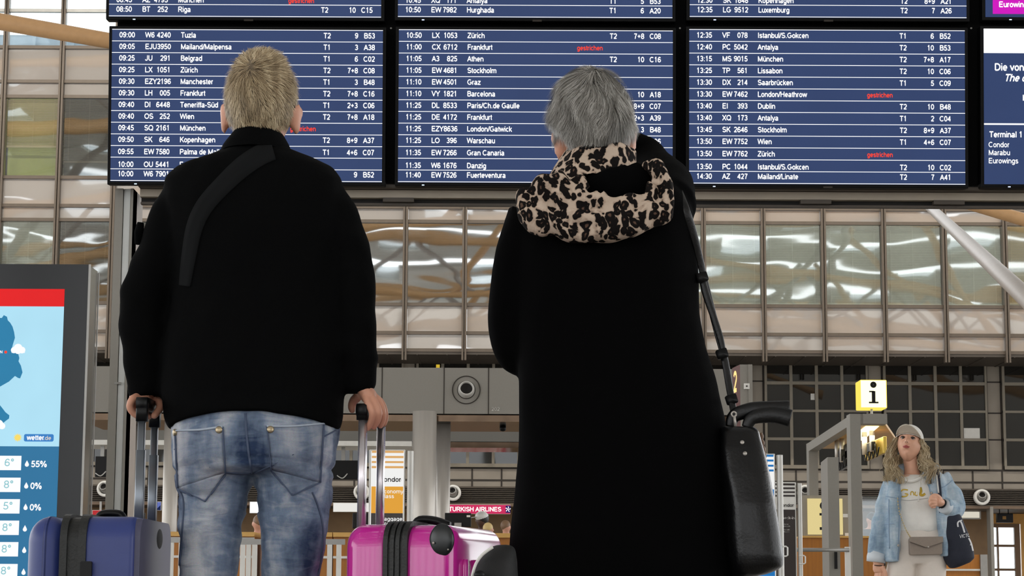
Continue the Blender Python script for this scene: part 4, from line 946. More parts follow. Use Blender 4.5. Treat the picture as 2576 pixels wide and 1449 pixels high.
# forecast rows
kk = KY / F; PALE = em('pale_teal_text', (150, 206, 214), .95)
for i, (deg, pct, y) in enumerate((('6°', '55%', 1164), ('8°', '0%', 1219), ('5°', '0%', 1273), ('8°', '', 1327), ('8°', '', 1381), ('8°', '', 1436))):
    xr = 53 - i * 1.9
    p, q = kpx(-330, y - 19, .003), kpx(xr, y + 19, .003); mb = MB(); mb.box(p.x, q.x, KY - .003, KY - .002, q.z, p.z); cd = mb.build('temperature_card', KW, t)
    mb = MB(); write(mb, deg, kpx(xr - 42, y + 9, .004), (1, 0, 0), (0, 0, 1), 27 * kk, bold=0); mb.build('lettering', PALE, cd)
    c = kpx(68 - i * 1.7, y + 5, .003); r = 5.2 * kk; pts = [(c.x + r * math.sin(a), KY - .003, c.z - r * math.cos(a)) for a in [math.radians(-125 + 25 * j) for j in range(11)]]
    mb = MB(); mb.poly(pts + [(c.x, KY - .003, c.z + r * 2.1)]); mb.build('drop_symbol', KW, t)
    if pct: mb = MB(); write(mb, pct, kpx(78 - i * 1.7, y + 11, .003), (1, 0, 0), (0, 0, 1), 22 * kk, bold=.03, sx=.92); mb.build('lettering', KW, t)
mb = MB(); p, q = kpx(61, 1092, .003), kpx(135, 1111, .003); mb.rprism(((p.x + q.x) / 2, KY - .002, (p.z + q.z) / 2), (1, 0, 0), (0, 0, 1), (0, -1, 0), (q.x - p.x) / 2, (p.z - q.z) / 2, .008, 0, .001); bd = mb.build('site_badge', screen_mat('badge_blue', (54, 128, 200), .95), t)
mb = MB(); write(mb, 'wetter', kpx(68, 1107, .005), (1, 0, 0), (0, 0, 1), 18 * kk, bold=.035, sx=.9); mb.build('site_name', KW, bd)
mb = MB(); write(mb, '.de', kpx(109, 1107, .005), (1, 0, 0), (0, 0, 1), 15 * kk, bold=.0); mb.build('site_suffix', em('peach_text', (240, 222, 200), .95), bd)
mb = MB(); c = kpx(45, 1101, .004)
for j in range(12):
    a = j * math.pi / 6; mb.poly([(c.x + .012 * math.cos(a - .25), c.y, c.z + .012 * math.sin(a - .25)), (c.x + .021 * math.cos(a), c.y, c.z + .021 * math.sin(a)), (c.x + .012 * math.cos(a + .25), c.y, c.z + .012 * math.sin(a + .25))])
mb.revolve(c, (0, -1, 0), [(.013, 0), (.0005, 0)], 20); mb.build('sun_symbol', em('sun_yellow', (250, 222, 110), 1.0), t)
# ------------------------------------------------------------------ people: shared shapes
def rotm(pitch, yaw, roll): return Matrix.Rotation(yaw, 3, 'Z') @ Matrix.Rotation(roll, 3, 'Y') @ Matrix.Rotation(pitch, 3, 'X')
def head_pt(x, y, z, k):
    """unit direction -> head surface in local metres (face looks along +y)"""
    P = Vector((x * .076, y * .097, z * .118))
    if z < 0:
        w = (-z)
        P.x *= 1 - .20 * w ** 1.4 * (1 if y > -.2 else .8)
        if y < 0: P.y *= 1 - .34 * w ** 1.2
        else: P.y *= 1 + .02 * w
    if y > 0: P.y *= .93 + .03 * abs(z)
    if y < 0 and abs(z) < .6: P.y *= 1.04
    if y > .2:
        g = lambda cx, cz, sx, sz: math.exp(-((abs(P.x) - cx) / sx) ** 2 - ((P.z - cz) / sz) ** 2)
        P.y += .020 * math.exp(-(P.x / .010) ** 2 - ((P.z + .022) / .014) ** 2) + .011 * math.exp(-(P.x / .008) ** 2 - ((P.z + .002) / .022) ** 2)
        P.y += .006 * g(.012, -.026, .007, .008)
        P.y += -.012 * g(.031, .012, .016, .010) + .005 * g(.030, .033, .024, .009) + .004 * g(.040, -.025, .020, .018)
        P.y += .006 * math.exp(-(P.x / .020) ** 2 - ((P.z + .056) / .010) ** 2) + .009 * math.exp(-(P.x / .018) ** 2 - ((P.z + .096) / .014) ** 2)
        P.y += -.004 * math.exp(-(P.x / .024) ** 2 - ((P.z + .074) / .007) ** 2)
    return P * k
def head_mesh(mb, C, R, k=1.0, nu=56, nv=44, ears=True, ear_out=.35):
    rings = []
    for i in range(nv + 1):
        ph = -math.pi / 2 + math.pi * i / nv; cz = max(math.cos(ph), .01)
        rings.append([C + R @ head_pt(cz * math.cos(2 * math.pi * j / nu), cz * math.sin(2 * math.pi * j / nu), math.sin(ph), k) for j in range(nu)])
    mb.loft(rings)
    if ears:
        for s in (-1, 1):
            E = Matrix.Rotation(s * -ear_out, 3, 'Z') @ Matrix.Rotation(-.2, 3, 'X')
            o = Vector((s * .082, -.004, -.030)) * k
            for dz, dy, a, b, c in ((.015, -.002, .009, .021, .024), (-.013, .0, .008, .014, .026), (.0, -.008, .009, .016, .037)):
                mb.ellipsoid(C + R @ (o + E @ (Vector((s * .007, dy, dz)) * k)), a * k, b * k, c * k, 14, 10, R @ E)
def hand(mb, wrist, palm, fingers, thumb, wr=.026, pr=.036, flat=.42, up=(0, 1, 0), fr=.0088):
    """wrist, palm end: points; fingers: list of joint chains; one chain for the thumb"""
    w, p = Vector(wrist), Vector(palm)
    mb.tube([w, w.lerp(p, .35), w.lerp(p, .75), p], [wr, pr * .95, pr, pr * .8], 14, 2, flat, up)
    for i, ch in enumerate(fingers):
        f = fr * (1.0, 1.05, 1.0, .86)[i % 4]
        pts = [Vector(q) for q in ch]; pts = [w.lerp(pts[0], .6)] + pts
        mb.tube(pts, [f * 1.1] + [f * (1.08 - .07 * j) for j in range(len(ch))], 10, 4)
        mb.ellipsoid(pts[-1], f * .82, f * .82, f * .82, 10, 8)
    if thumb:
        pts = [Vector(q) for q in thumb]; mb.tube(pts, [fr * 1.5, fr * 1.35, fr * 1.15, fr * .95][:len(pts)], 10, 4); mb.ellipsoid(pts[-1], fr * .9, fr * .9, fr * .9, 10, 8)
def hair_mat(name, c0, c1, c2, nscale=28.0):
    m, nt, out = newmat(name)
    g = nd(nt, 'ShaderNodeNewGeometry'); r = nd(nt, 'ShaderNodeValToRGB')
    tc = nd(nt, 'ShaderNodeTexCoord'); mp = nd(nt, 'ShaderNodeMapping'); mp.inputs['Scale'].default_value = (1, 1, .4); nt.links.new(tc.outputs['Object'], mp.inputs[0])
    nz = nd(nt, 'ShaderNodeTexNoise', Scale=nscale, Detail=3.0, Distortion=1.0); nt.links.new(mp.outputs[0], nz.inputs['Vector'])
    cb_ = nd(nt, 'ShaderNodeMath', _operation='MULTIPLY_ADD'); nt.links.new(nz.outputs[0], cb_.inputs[0]); cb_.inputs[1].default_value = 1.5; cb_.inputs[2].default_value = -.5
    av = nd(nt, 'ShaderNodeMath', _operation='MULTIPLY_ADD'); nt.links.new(g.outputs['Random Per Island'], av.inputs[0]); av.inputs[1].default_value = .5; nt.links.new(cb_.outputs[0], av.inputs[2])
    e = r.color_ramp.elements; e[0].color = lin(c0); e[1].color = lin(c2); x = e.new(.5); x.color = lin(c1)
    nt.links.new(av.outputs[0], r.inputs[0])
    b = nd(nt, 'ShaderNodeBsdfPrincipled', Roughness=.45); b.inputs['Specular IOR Level'].default_value = .35
    nt.links.new(r.outputs[0], b.inputs['Base Color']); nt.links.new(b.outputs[0], out.inputs[0]); return m
def strand(mb, pts, w, nrm):
    vs = []; fs = []; n = len(pts)
    for i, p in enumerate(pts):
        t = pts[min(i + 1, n - 1)] - pts[max(i - 1, 0)]
        s = t.cross(nrm)
        if s.length < 1e-9: s = Vector((1, 0, 0))
        s.normalize(); ww = w * (1 - .75 * (i / (n - 1)) ** 2)
        vs += [p - s * ww, p + s * ww]
        if i: fs.append((2 * i - 2, 2 * i - 1, 2 * i + 1, 2 * i))
    mb.add(vs, fs)
def cloth(me, amp, sc, seed=0.0, aniso=(1, 1, 1)):
    off = Vector((seed, seed * 1.7, -seed))
    def fn(c, n):
        q = Vector((c.x * aniso[0], c.y * aniso[1], c.z * aniso[2])) * sc + off
        return amp * (noise.noise(q) * .7 + (.5 - abs(noise.noise(q * 1.9 + Vector((3, 1, 2))))) * .5)
    return displace(me, fn)
PXM = 5.12 / F       # metres per picture pixel at the pair in front

FLEECE = pm('black_fleece', (9, 9.5, 10), .95, 0, .12, 120, .25, 500, .05, sheen=.0)
COAT = pm('black_wool_coat', (6, 6, 6.5), .95, 0, .14, 160, .3, 700, .04, sheen=.0)
SKIN = pm('warm_skin', (208, 150, 124), .5, 0, .07, 40, .06, 200)
EARSKIN = SKIN
def denim(name, dark, light, fade, stretch=(1.4, 1.4, .55)):
    m, nt, out = newmat(name)
    tc = nd(nt, 'ShaderNodeTexCoord'); mp = nd(nt, 'ShaderNodeMapping'); mp.inputs['Scale'].default_value = stretch
    nt.links.new(tc.outputs['Object'], mp.inputs[0])
    n1 = nd(nt, 'ShaderNodeTexNoise', Scale=6.5, Detail=5.0, Roughness=.55, Distortion=.2); nt.links.new(mp.outputs[0], n1.inputs['Vector'])
    mp2 = nd(nt, 'ShaderNodeMapping'); mp2.inputs['Scale'].default_value = (1.0, 1.0, 3.2); nt.links.new(tc.outputs['Object'], mp2.inputs[0])
    n3 = nd(nt, 'ShaderNodeTexNoise', Scale=14.0, Detail=3.0, Distortion=1.2); nt.links.new(mp2.outputs[0], n3.inputs['Vector'])
    ad = nd(nt, 'ShaderNodeMath', _operation='MULTIPLY_ADD'); nt.links.new(n3.outputs[0], ad.inputs[0]); ad.inputs[1].default_value = .24; nt.links.new(n1.outputs[0], ad.inputs[2])
    cr = nd(nt, 'ShaderNodeValToRGB'); e = cr.color_ramp.elements; e[0].position = .42; e[0].color = lin(dark); e[1].position = .80; e[1].color = lin(light)
    x = e.new(.60); x.color = lin(fade); nt.links.new(ad.outputs[0], cr.inputs[0])
    n2 = nd(nt, 'ShaderNodeTexNoise', Scale=420.0, Detail=1.0); nt.links.new(tc.outputs['Object'], n2.inputs['Vector'])
    mx = nd(nt, 'ShaderNodeMix', _data_type='RGBA', _blend_type='MULTIPLY'); mx.inputs[0].default_value = .35
    nt.links.new(cr.outputs[0], mx.inputs[6]); nt.links.new(n2.outputs[1], mx.inputs[7])
    b = nd(nt, 'ShaderNodeBsdfPrincipled', Roughness=.85); b.inputs['Specular IOR Level'].default_value = .2
    gm = nd(nt, 'ShaderNodeGamma'); gm.inputs[1].default_value = .95; nt.links.new(mx.outputs[2], gm.inputs[0])
    nt.links.new(gm.outputs[0], b.inputs['Base Color'])
    bp_ = nd(nt, 'ShaderNodeBump', Strength=.35, Distance=.006); nt.links.new(n3.outputs[0], bp_.inputs['Height']); nt.links.new(bp_.outputs[0], b.inputs['Normal'])
    nt.links.new(b.outputs[0], out.inputs[0]); return m
DENIM = denim('washed_blue_denim', (40, 56, 86), (200, 204, 212), (116, 132, 156))
PALEST = pm('pale_denim_edge', (168, 178, 192), .85)  # paler line along the pocket hems
SEAM = pm('dark_denim_seam', (70, 82, 106), .8)
POCK = denim('pocket_denim', (46, 60, 88), (190, 191, 198), (122, 135, 156))

# ------------------------------------------------------------------ the man
MY = 5.08
def shoe(mb, x, y, s=1.0):
    rings = []
    for t, w, h in ((-.09, .030, .05), (-.07, .040, .085), (-.02, .042, .095), (.05, .044, .075), (.11, .048, .055), (.16, .044, .045), (.19, .026, .03)):
        rings.append([Vector((x + w * math.cos(a), y + t, .005 + h * .5 + h * .5 * math.sin(a))) for a in [2 * math.pi * q / 16 for q in range(16)]])
    mb.loft(rings)
hC = at(657, 268, MY + .01); hR = rotm(math.radians(16), math.radians(-3), math.radians(1.5))
mb = MB()
head_mesh(mb, hC, hR, 1.04)
nb = at(648, 430, MY); mb.tube([nb, at(652, 360, MY + .005), hC + Vector((0, -.02, -.05))], [.068, .060, .058], 20, 3)
rows_loft(mb, [(420, 560, 740, .06), (450, 440, 840, .10), (560, 445, 845, .12), (720, 455, 845, .11), (900, 440, 845, .12), (1050, 448, 838, .13), (1180, 450, 828, .11)], MY)
for xs in ((545, 525, 522), (738, 740, 730)):
    mb.tube([at(xs[0], 1150, MY), at(xs[1], 1480, MY), at(xs[1], 1560, MY), at(xs[2], 1960, MY)], [.082, .055, .05, .038], 18, 3)
LARM = [(478, 492, 0, .058), (442, 545, -.005, .064), (408, 640, -.01, .061), (364, 740, -.015, .056), (360, 830, -.01, .053), (361, 900, -.005, .048), (364, 960, 0, .043), (366, 1000, 0, .040)]
RARM = [(806, 492, 0, .058), (832, 545, -.01, .066), (868, 630, -.02, .062), (890, 720, -.03, .056), (893, 800, -.03, .053), (895, 870, -.03, .051), (902, 930, -.03, .043), (909, 985, -.03, .037)]
for A in (LARM, RARM): mb.tube([at(a, b, MY + dy) for a, b, dy, r in A], [r * .72 for a, b, dy, r in A], 16, 3)
core = remesh(mb, .008, 3)
# hands, finer
mb = MB(); H = lambda px, py, dy=0.0: at(px, py, MY + dy)
hand(mb, H(364, 985), H(345, 1015), [
    [H(332, 1006, -.05), H(327, 1026, -.05), H(342, 1044, -.045), H(364, 1046, -.04)],
    [H(334, 1004, -.025), H(329, 1024, -.025), H(344, 1045, -.02), H(370, 1048, -.02)],
    [H(336, 1002, .0), H(332, 1023, .0), H(346, 1044, .005), H(376, 1048, .005)],
    [H(340, 1002, .025), H(336, 1022, .025), H(350, 1042, .03), H(380, 1046, .03)]],
    [H(372, 990, .02), H(396, 1004, .03), H(403, 1024, .0), H(388, 1046, -.03)], pr=.034, flat=.8)
hand(mb, H(908, 968, -.03), H(936, 1008, -.03), [
    [H(926, 1014, -.066), H(936, 1036, -.072), H(934, 1058, -.06), H(925, 1077, -.045)],
    [H(940, 1008, -.055), H(952, 1034, -.062), H(950, 1056, -.05), H(940, 1074, -.035)],
    [H(952, 1008, -.035), H(962, 1032, -.04), H(963, 1054, -.03), H(957, 1071, -.02)],
    [H(958, 1010, -.01), H(968, 1032, -.012), H(970, 1052, -.005), H(966, 1068, .0)]],
    [H(903, 994, .02), H(890, 1008, .035), H(885, 1022, .04), H(886, 1032, .04)], pr=.034, flat=.6)
hm = remesh(mb, .0028, 2, .4)
bm = bmesh.new(); bm.from_mesh(core); bm.from_mesh(hm); body = bpy.data.meshes.new('person'); bm.to_mesh(body); bm.free()
man = place('person', body, SKIN); tag(man, 'blond man in black fleece jacket and washed jeans holding two suitcase handles, seen from behind', 'person')
# jacket
mb = MB()
rows_loft(mb, [(362, 590, 705, .066), (385, 556, 738, .085), (402, 508, 785, .105), (424, 450, 838, .122), (455, 418, 862, .135), (505, 412, 868, .145), (570, 424, 866, .152), (650, 434, 866, .152), (730, 437, 866, .150),
    (820, 424, 868, .152), (900, 412, 868, .156), (1000, 407, 864, .160), (1050, 414, 862, .164), (1082, 425, 856, .166)], MY, 2.4, 44)
# arched hem: the back is cut higher than the sides
L = at(427, 1084, MY); R = at(855, 1072, MY)
for A in (LARM, RARM): mb.tube([at(a, b, MY + dy) for a, b, dy, r in A], [r for a, b, dy, r in A], 24, 3)
c0 = at(904, 900, MY - .03); mb.ellipsoid(c0, .047, .05, .026)
jk = remesh(mb, .0085, 6)
def jfold(c, n):
    v = .0045 * noise.noise(Vector((c.x * 9, c.y * 9, c.z * 5))) + .003 * noise.noise(Vector((c.x * 22, c.y * 22, c.z * 12)))
    # sleeve creases by the elbows and wrists
    if abs(c.x - at(645, 700, MY).x) > .20: v += .004 * math.sin(c.z * 70 + c.x * 30) * max(0, noise.noise(c * 7) + .3)
    return v
displace(jk, jfold)
zc = at(640, 1082, MY).z
co = np.empty(len(jk.vertices) * 3); jk.vertices.foreach_get('co', co); co = co.reshape(-1, 3)
sel = (co[:, 2] < zc + .06) & (np.abs(co[:, 0] - at(640, 1082, MY).x) < .21)
cxm = at(640, 1082, MY).x
lift = np.clip(1 - ((co[:, 0] - cxm) / .20) ** 2, 0, 1) * .034 * np.clip((zc + .06 - co[:, 2]) / .06, 0, 1) * (co[:, 1] < MY + .05)
co[:, 2] += np.where(sel, lift, 0); jk.vertices.foreach_set('co', co.ravel()); jk.update()
place('fleece_jacket', jk, FLEECE, man)
jacket = man.children[-1] if False else [c for c in man.children if c.name.startswith('fleece_jacket')][0]
# collar: open band around the neck
mb = MB(); n = 48; rings = []
cb = at(643, 386, MY - .005); ct = at(650, 332, MY + .0)
for (t, o) in ((0, 0), (.25, .004), (.5, .004), (.8, .001), (1.0, 0), (1.02, -.006), (.8, -.010), (.3, -.011)):
    ring = []
    for q in range(n):
        a = 2 * math.pi * q / n; ca, sa = math.cos(a), math.sin(a)
        rx = .087 * (1 - t) + .064 * t + o; ry = .088 * (1 - t) + .066 * t + o
        c = cb.lerp(ct, t); top = t * (.016 * max(0, -sa) - .012 * abs(ca))
        ring.append(c + Vector((rx * ca, ry * sa, top + .004 * (1 - t) * max(0, -sa))))
    rings.append(ring)
mb.loft(rings, cap=False); col = mb.build('collar', FLEECE, man, True)
cm = col.modifiers.new('s', 'SUBSURF'); cm.levels = cm.render_levels = 1
# shoulder strap laid over the back
dg = bpy.context.evaluated_depsgraph_get()
def bvh_of(o):
    me = o.data; off = parent_world(o); return BVHTree.FromPolygons([Vector(v.co) + off for v in me.vertices], [tuple(p.vertices) for p in me.polygons])
jb = bvh_of(jacket)
def onto(bv, px, py, lift):
    d = ray(px, py).normalized(); h = bv.ray_cast(CP, d)
    return (h[0] + h[1] * lift, h[1]) if h[0] is not None else (None, None)
def lay(bv, pts, w, thick, name, mat, parent, sub=10):
    """a flat band through picture points, lying on the cloth"""
    P, _ = catmull([Vector((a, b, 0)) for a, b in pts], [0] * len(pts), sub); W_ = [w] * len(P) if not hasattr(w, '__len__') else list(np.interp(np.linspace(0, 1, len(P)), np.linspace(0, 1, len(w)), w))
    rings = []
    for i, p in enumerate(P):
        t = (P[min(i + 1, len(P) - 1)] - P[max(i - 1, 0)]).normalized(); s = Vector((-t.y, t.x, 0))
        row = []
        for k in (-.5, -.17, .17, .5):
            q = p + s * W_[i] * k; h, nn = onto(bv, q.x, q.y, thick)
            row.append((h, nn, abs(k)))
        if any(r[0] is None for r in row): continue
        rings.append([r[0] for r in row] + [r[0] - r[1] * thick * 1.5 for r in reversed(row)])
    if len(rings) < 2: return None
    mb = MB(); mb.loft(rings); return mb.build(name, mat, parent, True)
lay(jb, [(724, 368), (668, 386), (612, 420), (556, 472), (515, 520), (490, 575), (476, 650), (466, 720)], [46, 50, 50, 46, 44, 40, 34, 26], .004, 'shoulder_strap', pm('grey_black_webbing', (24, 25, 26), .9, spec=.08), man)
mb = MB(); mb.tube([at(354, 560, MY - .02), at(350, 585, MY - .02), at(347, 615, MY - .02)], [.008, .012, .008], 10, 3); mb.build('sleeve_tab', FLEECE, man, True)
# jeans
mb = MB()
rows_loft(mb, [(1010, 432, 850, .138), (1060, 431, 853, .150), (1100, 431, 852, .160), (1145, 434, 846, .166), (1180, 440, 840, .160), (1196, 470, 810, .12)], MY, 2.2, 44)
LL = [(1130, 437, 640, .120), (1185, 439, 638, .118), (1240, 445, 627, .108), (1300, 451, 615, .098), (1360, 453, 606, .09), (1449, 451, 597, .086), (1530, 453, 590, .084), (1700, 458, 586, .080), (1850, 464, 580, .074), (1990, 466, 578, .072)]
RL = [(1130, 640, 845, .120), (1185, 642, 841, .118), (1240, 646, 836, .108), (1300, 652, 830, .098), (1360, 657, 819, .09), (1449, 657, 806, .086), (1530, 658, 800, .084), (1700, 660, 794, .080), (1850, 664, 788, .074), (1990, 668, 782, .072)]
for T in (LL, RL): rows_loft(mb, T, MY, 2.1, 36)
jn = remesh(mb, .0085, 5)
def jeansfold(c, n):
    v = 0.0
    back = n.y < .3
    px = CX + (c.x / c.y) * F / 1.0 * .989; 
    zz = c.z
    # horizontal whiskers under the seat, knee folds below
    for (z0, a, s, f) in ((.802, .010, .008, 1.0), (.755, .007, .010, 1.0), (.722, .006, .011, 1.2), (.60, .006, .016, 1.6), (.545, .007, .014, 2.0)):
        w = z0 + .018 * math.sin(c.x * 9 * f + z0 * 40) ; v -= a * math.exp(-((zz - w) / s) ** 2) * (0.5 + noise.noise(Vector((c.x * 6, z0 * 9, 1))))
    v += .004 * noise.noise(Vector((c.x * 11, c.y * 11, c.z * 17))) + .002 * noise.noise(Vector((c.x * 30, c.y * 30, c.z * 40)))
    if zz < .7: v += .005 * math.sin(zz * 60 + c.x * 25 + 3 * noise.noise(c * 5)) * max(0, noise.noise(c * 6 + Vector((5, 0, 0))) + .25)
    return v
displace(jn, jeansfold)
jeans = place('jeans', jn, DENIM, man)
jv = bvh_of(jeans)
def patch(bv, poly, lift, name, mat, parent, nu=16, nv=16):
    """quad patch (four picture corners: tl, tr, br, bl) draped on the cloth"""
    tl, tr, br, bl = [Vector(p) for p in poly]; vs = []; ok = True
    for i in range(nv + 1):
        for j in range(nu + 1):
            u, v = j / nu, i / nv; p = (tl * (1 - u) + tr * u) * (1 - v) + (bl * (1 - u) + br * u) * v
            h, n_ = onto(bv, p.x, p.y, lift)
            if h is None: h = vs[-1] if vs else at(p.x, p.y, MY - .1)
            vs.append(h)
    fs = [(i * (nu + 1) + j, i * (nu + 1) + j + 1, (i + 1) * (nu + 1) + j + 1, (i + 1) * (nu + 1) + j) for i in range(nv) for j in range(nu)]
    mb = MB(); mb.add(vs, fs); o = mb.build(name, mat, parent, True); s = o.modifiers.new('t', 'SOLIDIFY'); s.thickness = .003; s.offset = 1; return o
def seam(bv, pts, w, name, mat, parent, lift=.0025): return lay(bv, pts, w, lift, name, mat, parent, 8)
for pk, corners, rv in ((0, [(444, 1082), (562, 1074), (569, 1190), (452, 1236)], [(444, 1088), (552, 1082)]), (1, [(671, 1072), (812, 1066), (803, 1215), (682, 1180)], [(680, 1081)])):
    if pk == 0: q = patch(jv, [(444, 1083), (561, 1074), (566, 1188), (450, 1226)], .003, 'back_pocket', POCK, jeans); out = [(444, 1083), (450, 1228), (516, 1262), (568, 1190), (561, 1075)]; tip = [(450, 1226), (566, 1188), (516, 1261), (500, 1256)]
    else: q = patch(jv, [(671, 1072), (812, 1064), (803, 1214), (682, 1180)], .003, 'back_pocket', POCK, jeans); out = [(671, 1073), (682, 1180), (735, 1245), (803, 1214), (812, 1066)]; tip = [(682, 1180), (803, 1214), (738, 1244), (730, 1240)]
    patch(jv, tip, .003, 'pocket_tip', POCK, jeans, 10, 10)
    for a, b in zip(out[:-1], out[1:]):
        mid = ((a[0] + b[0]) / 2, (a[1] + b[1]) / 2); seam(jv, [a, mid, b], 3, 'pocket_seam', SEAM, jeans, .0055)
    a, b = out[0], out[-1]; seam(jv, [a, ((a[0] + b[0]) / 2, (a[1] + b[1]) / 2 + 3), b], 4, 'pocket_hem', PALEST, jeans, .0062)
    for r in rv:
        h, n_ = onto(jv, r[0], r[1], .004)
        mb = MB(); mb.revolve(h, n_, [(.0085, -.002), (.0085, .002), (.006, .004), (.0005, .0045)], 16); mb.build('rivet', pm('aged_brass', (176, 160, 132), .35, .8), jeans, True)
seam(jv, [(617, 1040), (620, 1090), (627, 1150), (634, 1192)], 5, 'centre_seam', SEAM, jeans)
seam(jv, [(440, 1130), (500, 1160), (560, 1186), (634, 1192)], 3, 'yoke_seam', SEAM, jeans)
seam(jv, [(845, 1082), (800, 1106), (752, 1134), (705, 1160), (636, 1192)], 3, 'yoke_seam', SEAM, jeans)
seam(jv, [(452, 1232), (462, 1262), (460, 1320), (454, 1400), (452, 1449)], 3, 'side_seam', SEAM, jeans)
seam(jv, [(785, 1238), (800, 1275), (812, 1330), (808, 1400), (800, 1449)], 3, 'side_seam', SEAM, jeans)
mb = MB(); shoe(mb, at(522, 1990, MY).x, MY + .03); mb.build('shoe', M['black'], man, True)
mb = MB(); shoe(mb, at(728, 1990, MY).x, MY + .03); mb.build('shoe', M['black'], man, True)
# glasses: the arm behind the right ear and a frame round the front
mb = MB(); G = lambda x, y, z: hC + hR @ (Vector((x, y, z)) * 1.04)
mb.tube([G(.083, -.022, .0), G(.083, .0, .018), G(.079, .06, .018), G(.066, .088, .016)], .0022, 8, 4); mb.build('glasses_arm', M['black'], man, True)
mb = MB(); mb.tube([G(-.083, -.02, .0), G(-.083, .0, .018), G(-.079, .06, .018), G(-.066, .088, .016)], .0022, 8, 4); mb.build('glasses_arm', M['black'], man, True)
for s in (-1, 1):
    mb = MB(); mb.tube([G(s * .034 + .026 * math.cos(a), .098 - abs(s * .034 + .026 * math.cos(a)) * .15, .012 + .018 * math.sin(a)) for a in [2 * math.pi * q / 20 for q in range(21)]], .002, 8); mb.build('glasses_rim', M['black'], man, True)
    mb = MB(); mb.ellipsoid(G(s * .031, .076, .012), .011, .011, .011); mb.build('eye', M['white'], man, True)
# hair
HM = hair_mat('sandy_blond_hair', (108, 93, 71), (176, 154, 121), (236, 220, 186))
def hair_on(C, R, k, parent, mat, n, length, flow, lift, allow, width, capk=1.05, jitter=.25, crown=Vector((0, -.35, .9)), capmat=None, seed=1, thick=lambda d: 1.0):
    rg = random.Random(seed); mb = MB()
    rings = []; nu, nv = 40, 30
    for i in range(nv + 1):      # under-layer
        ph = -math.pi / 2 + math.pi * i / nv; cz = max(math.cos(ph), .01)
        ring = []
        for j in range(nu):
            d = Vector((cz * math.cos(2 * math.pi * j / nu), cz * math.sin(2 * math.pi * j / nu), math.sin(ph)))
            f = capk * thick(d) if allow(d) else .97
            ring.append(C + R @ (head_pt(d.x, d.y, d.z, k) * f))
        rings.append(ring)
    mb.loft(rings); cap = mb.build('hair', capmat or mat, parent, True)
    mb = MB(); cnt = 0
    while cnt < n:
        d = Vector((rg.gauss(0, 1), rg.gauss(0, 1), rg.gauss(0, 1))).normalized()
        if not allow(d): continue
        cnt += 1
        p = head_pt(d.x, d.y, d.z, k) * (capk * thick(d) * .99); nrm = d.copy(); nrm.y *= .8; nrm.normalize()
        f = flow(d, rg); f = (f - nrm * f.dot(nrm))
        if f.length < 1e-4: f = nrm.orthogonal()
        f.normalize(); l = length(d, rg); up = lift(d, rg); pts = []
        q = p.copy(); dirv = (f + nrm * up + Vector((rg.gauss(0, 1), rg.gauss(0, 1), rg.gauss(0, 1))) * jitter).normalized()
        for s in range(5):
            pts.append(C + R @ q); q = q + dirv * (l / 4)
            e = Vector((q.x / .076, q.y / .097, q.z / .118)) / k; el = e.length
            nn = Vector((q.x / .076 ** 2, q.y / .097 ** 2, q.z / .118 ** 2)).normalized()
            dirv = (dirv - nn * dirv.dot(nn) * .5 + flow(q.normalized(), rg) * .12).normalized()
            th = capk * thick(q.normalized())
            if el < th: q = q * (th / max(el, .1))
        strand(mb, pts, width * rg.uniform(.6, 1.3), R @ nrm)
    st = mb.build('strands', mat, cap, True, recalc=False); return cap
def man_allow(d):
    if d.y > .62 and d.z < .45: return False
    lim = -.38 + .12 * max(0, abs(d.x) - .4)
    if d.y > -.1 and abs(d.x) > .6: lim = -.05
    return d.z > lim
swirl = Vector((-.15, -.55, .80)).normalized()
def man_flow(d, rg):
    a = d - swirl; t = a.normalized() if a.length > .05 else Vector((1, 0, 0)); s = swirl.cross(d)
    w = math.exp(-(a.length / .6) ** 2)
    v = t + s * (1.2 * w) + Vector((0, 0, -.35 * (1 - w)))
    if d.z > .7: v += Vector((0, .6, .2))
    v += noise.noise_vector(d * 4.5) * .8
    return v
hair_on(hC, hR, 1.04, man, HM, 11000, lambda d, g: .013 + .024 * max(0, d.z) + g.uniform(0, .010), man_flow, lambda d, g: .35 + .7 * max(0, d.z - .6) + g.uniform(0, .2), man_allow, .0006, 1.07, .22,
        capmat=pm('blond_hair_base', (110, 96, 76), .7, 0, .2, 90), seed=3, thick=lambda d: .985 + .035 * max(0, d.z + .3) + .02 * max(0, noise.noise(d * 5)) * (d.z > .2) - .03 * max(0, -.1 - d.z))

# ------------------------------------------------------------------ the woman in the black coat
WYc = 5.06
wC = at(1494, 326, WYc + .02); wR = rotm(math.radians(12), math.radians(2), math.radians(-4))
mb = MB(); head_mesh(mb, wC, wR, 1.06, ear_out=.6)
mb.tube([at(1500, 450, WYc), at(1498, 380, WYc), wC + Vector((0, -.02, -.05))], [.06, .052, .05], 18, 3)
rows_loft(mb, [(440, 1420, 1590, .06), (480, 1350, 1690, .09), (600, 1330, 1700, .11), (800, 1345, 1700, .10), (1000, 1340, 1740, .12), (1180, 1340, 1770, .12)], WYc)
for xs in ((1440, 1440, 1440), (1660, 1660, 1660)): mb.tube([at(xs[0], 1160, WYc), at(xs[1], 1500, WYc), at(xs[2], 1960, WYc)], [.08, .052, .036], 18, 3)
WL = [(1352, 540, 0, .074), (1318, 640, .01, .07), (1298, 740, .02, .064), (1294, 820, .03, .062), (1308, 885, .05, .060), (1345, 890, .16, .05), (1400, 850, .27, .042), (1440, 820, .33, .032)]
WR_ = [(1672, 520, 0, .078), (1678, 478, .10, .068), (1664, 446, .22, .060), (1640, 418, .30, .056), (1625, 392, .33, .05), (1595, 372, .33, .042), (1570, 360, .31, .034)]
for A in (WL, WR_): mb.tube([at(a, b, WYc + dy) for a, b, dy, r in A], [r * .72 for a, b, dy, r in A], 16, 3)
core = remesh(mb, .008, 3)
mb = MB(); H = lambda px, py, dy=0.0: at(px, py, WYc + dy)
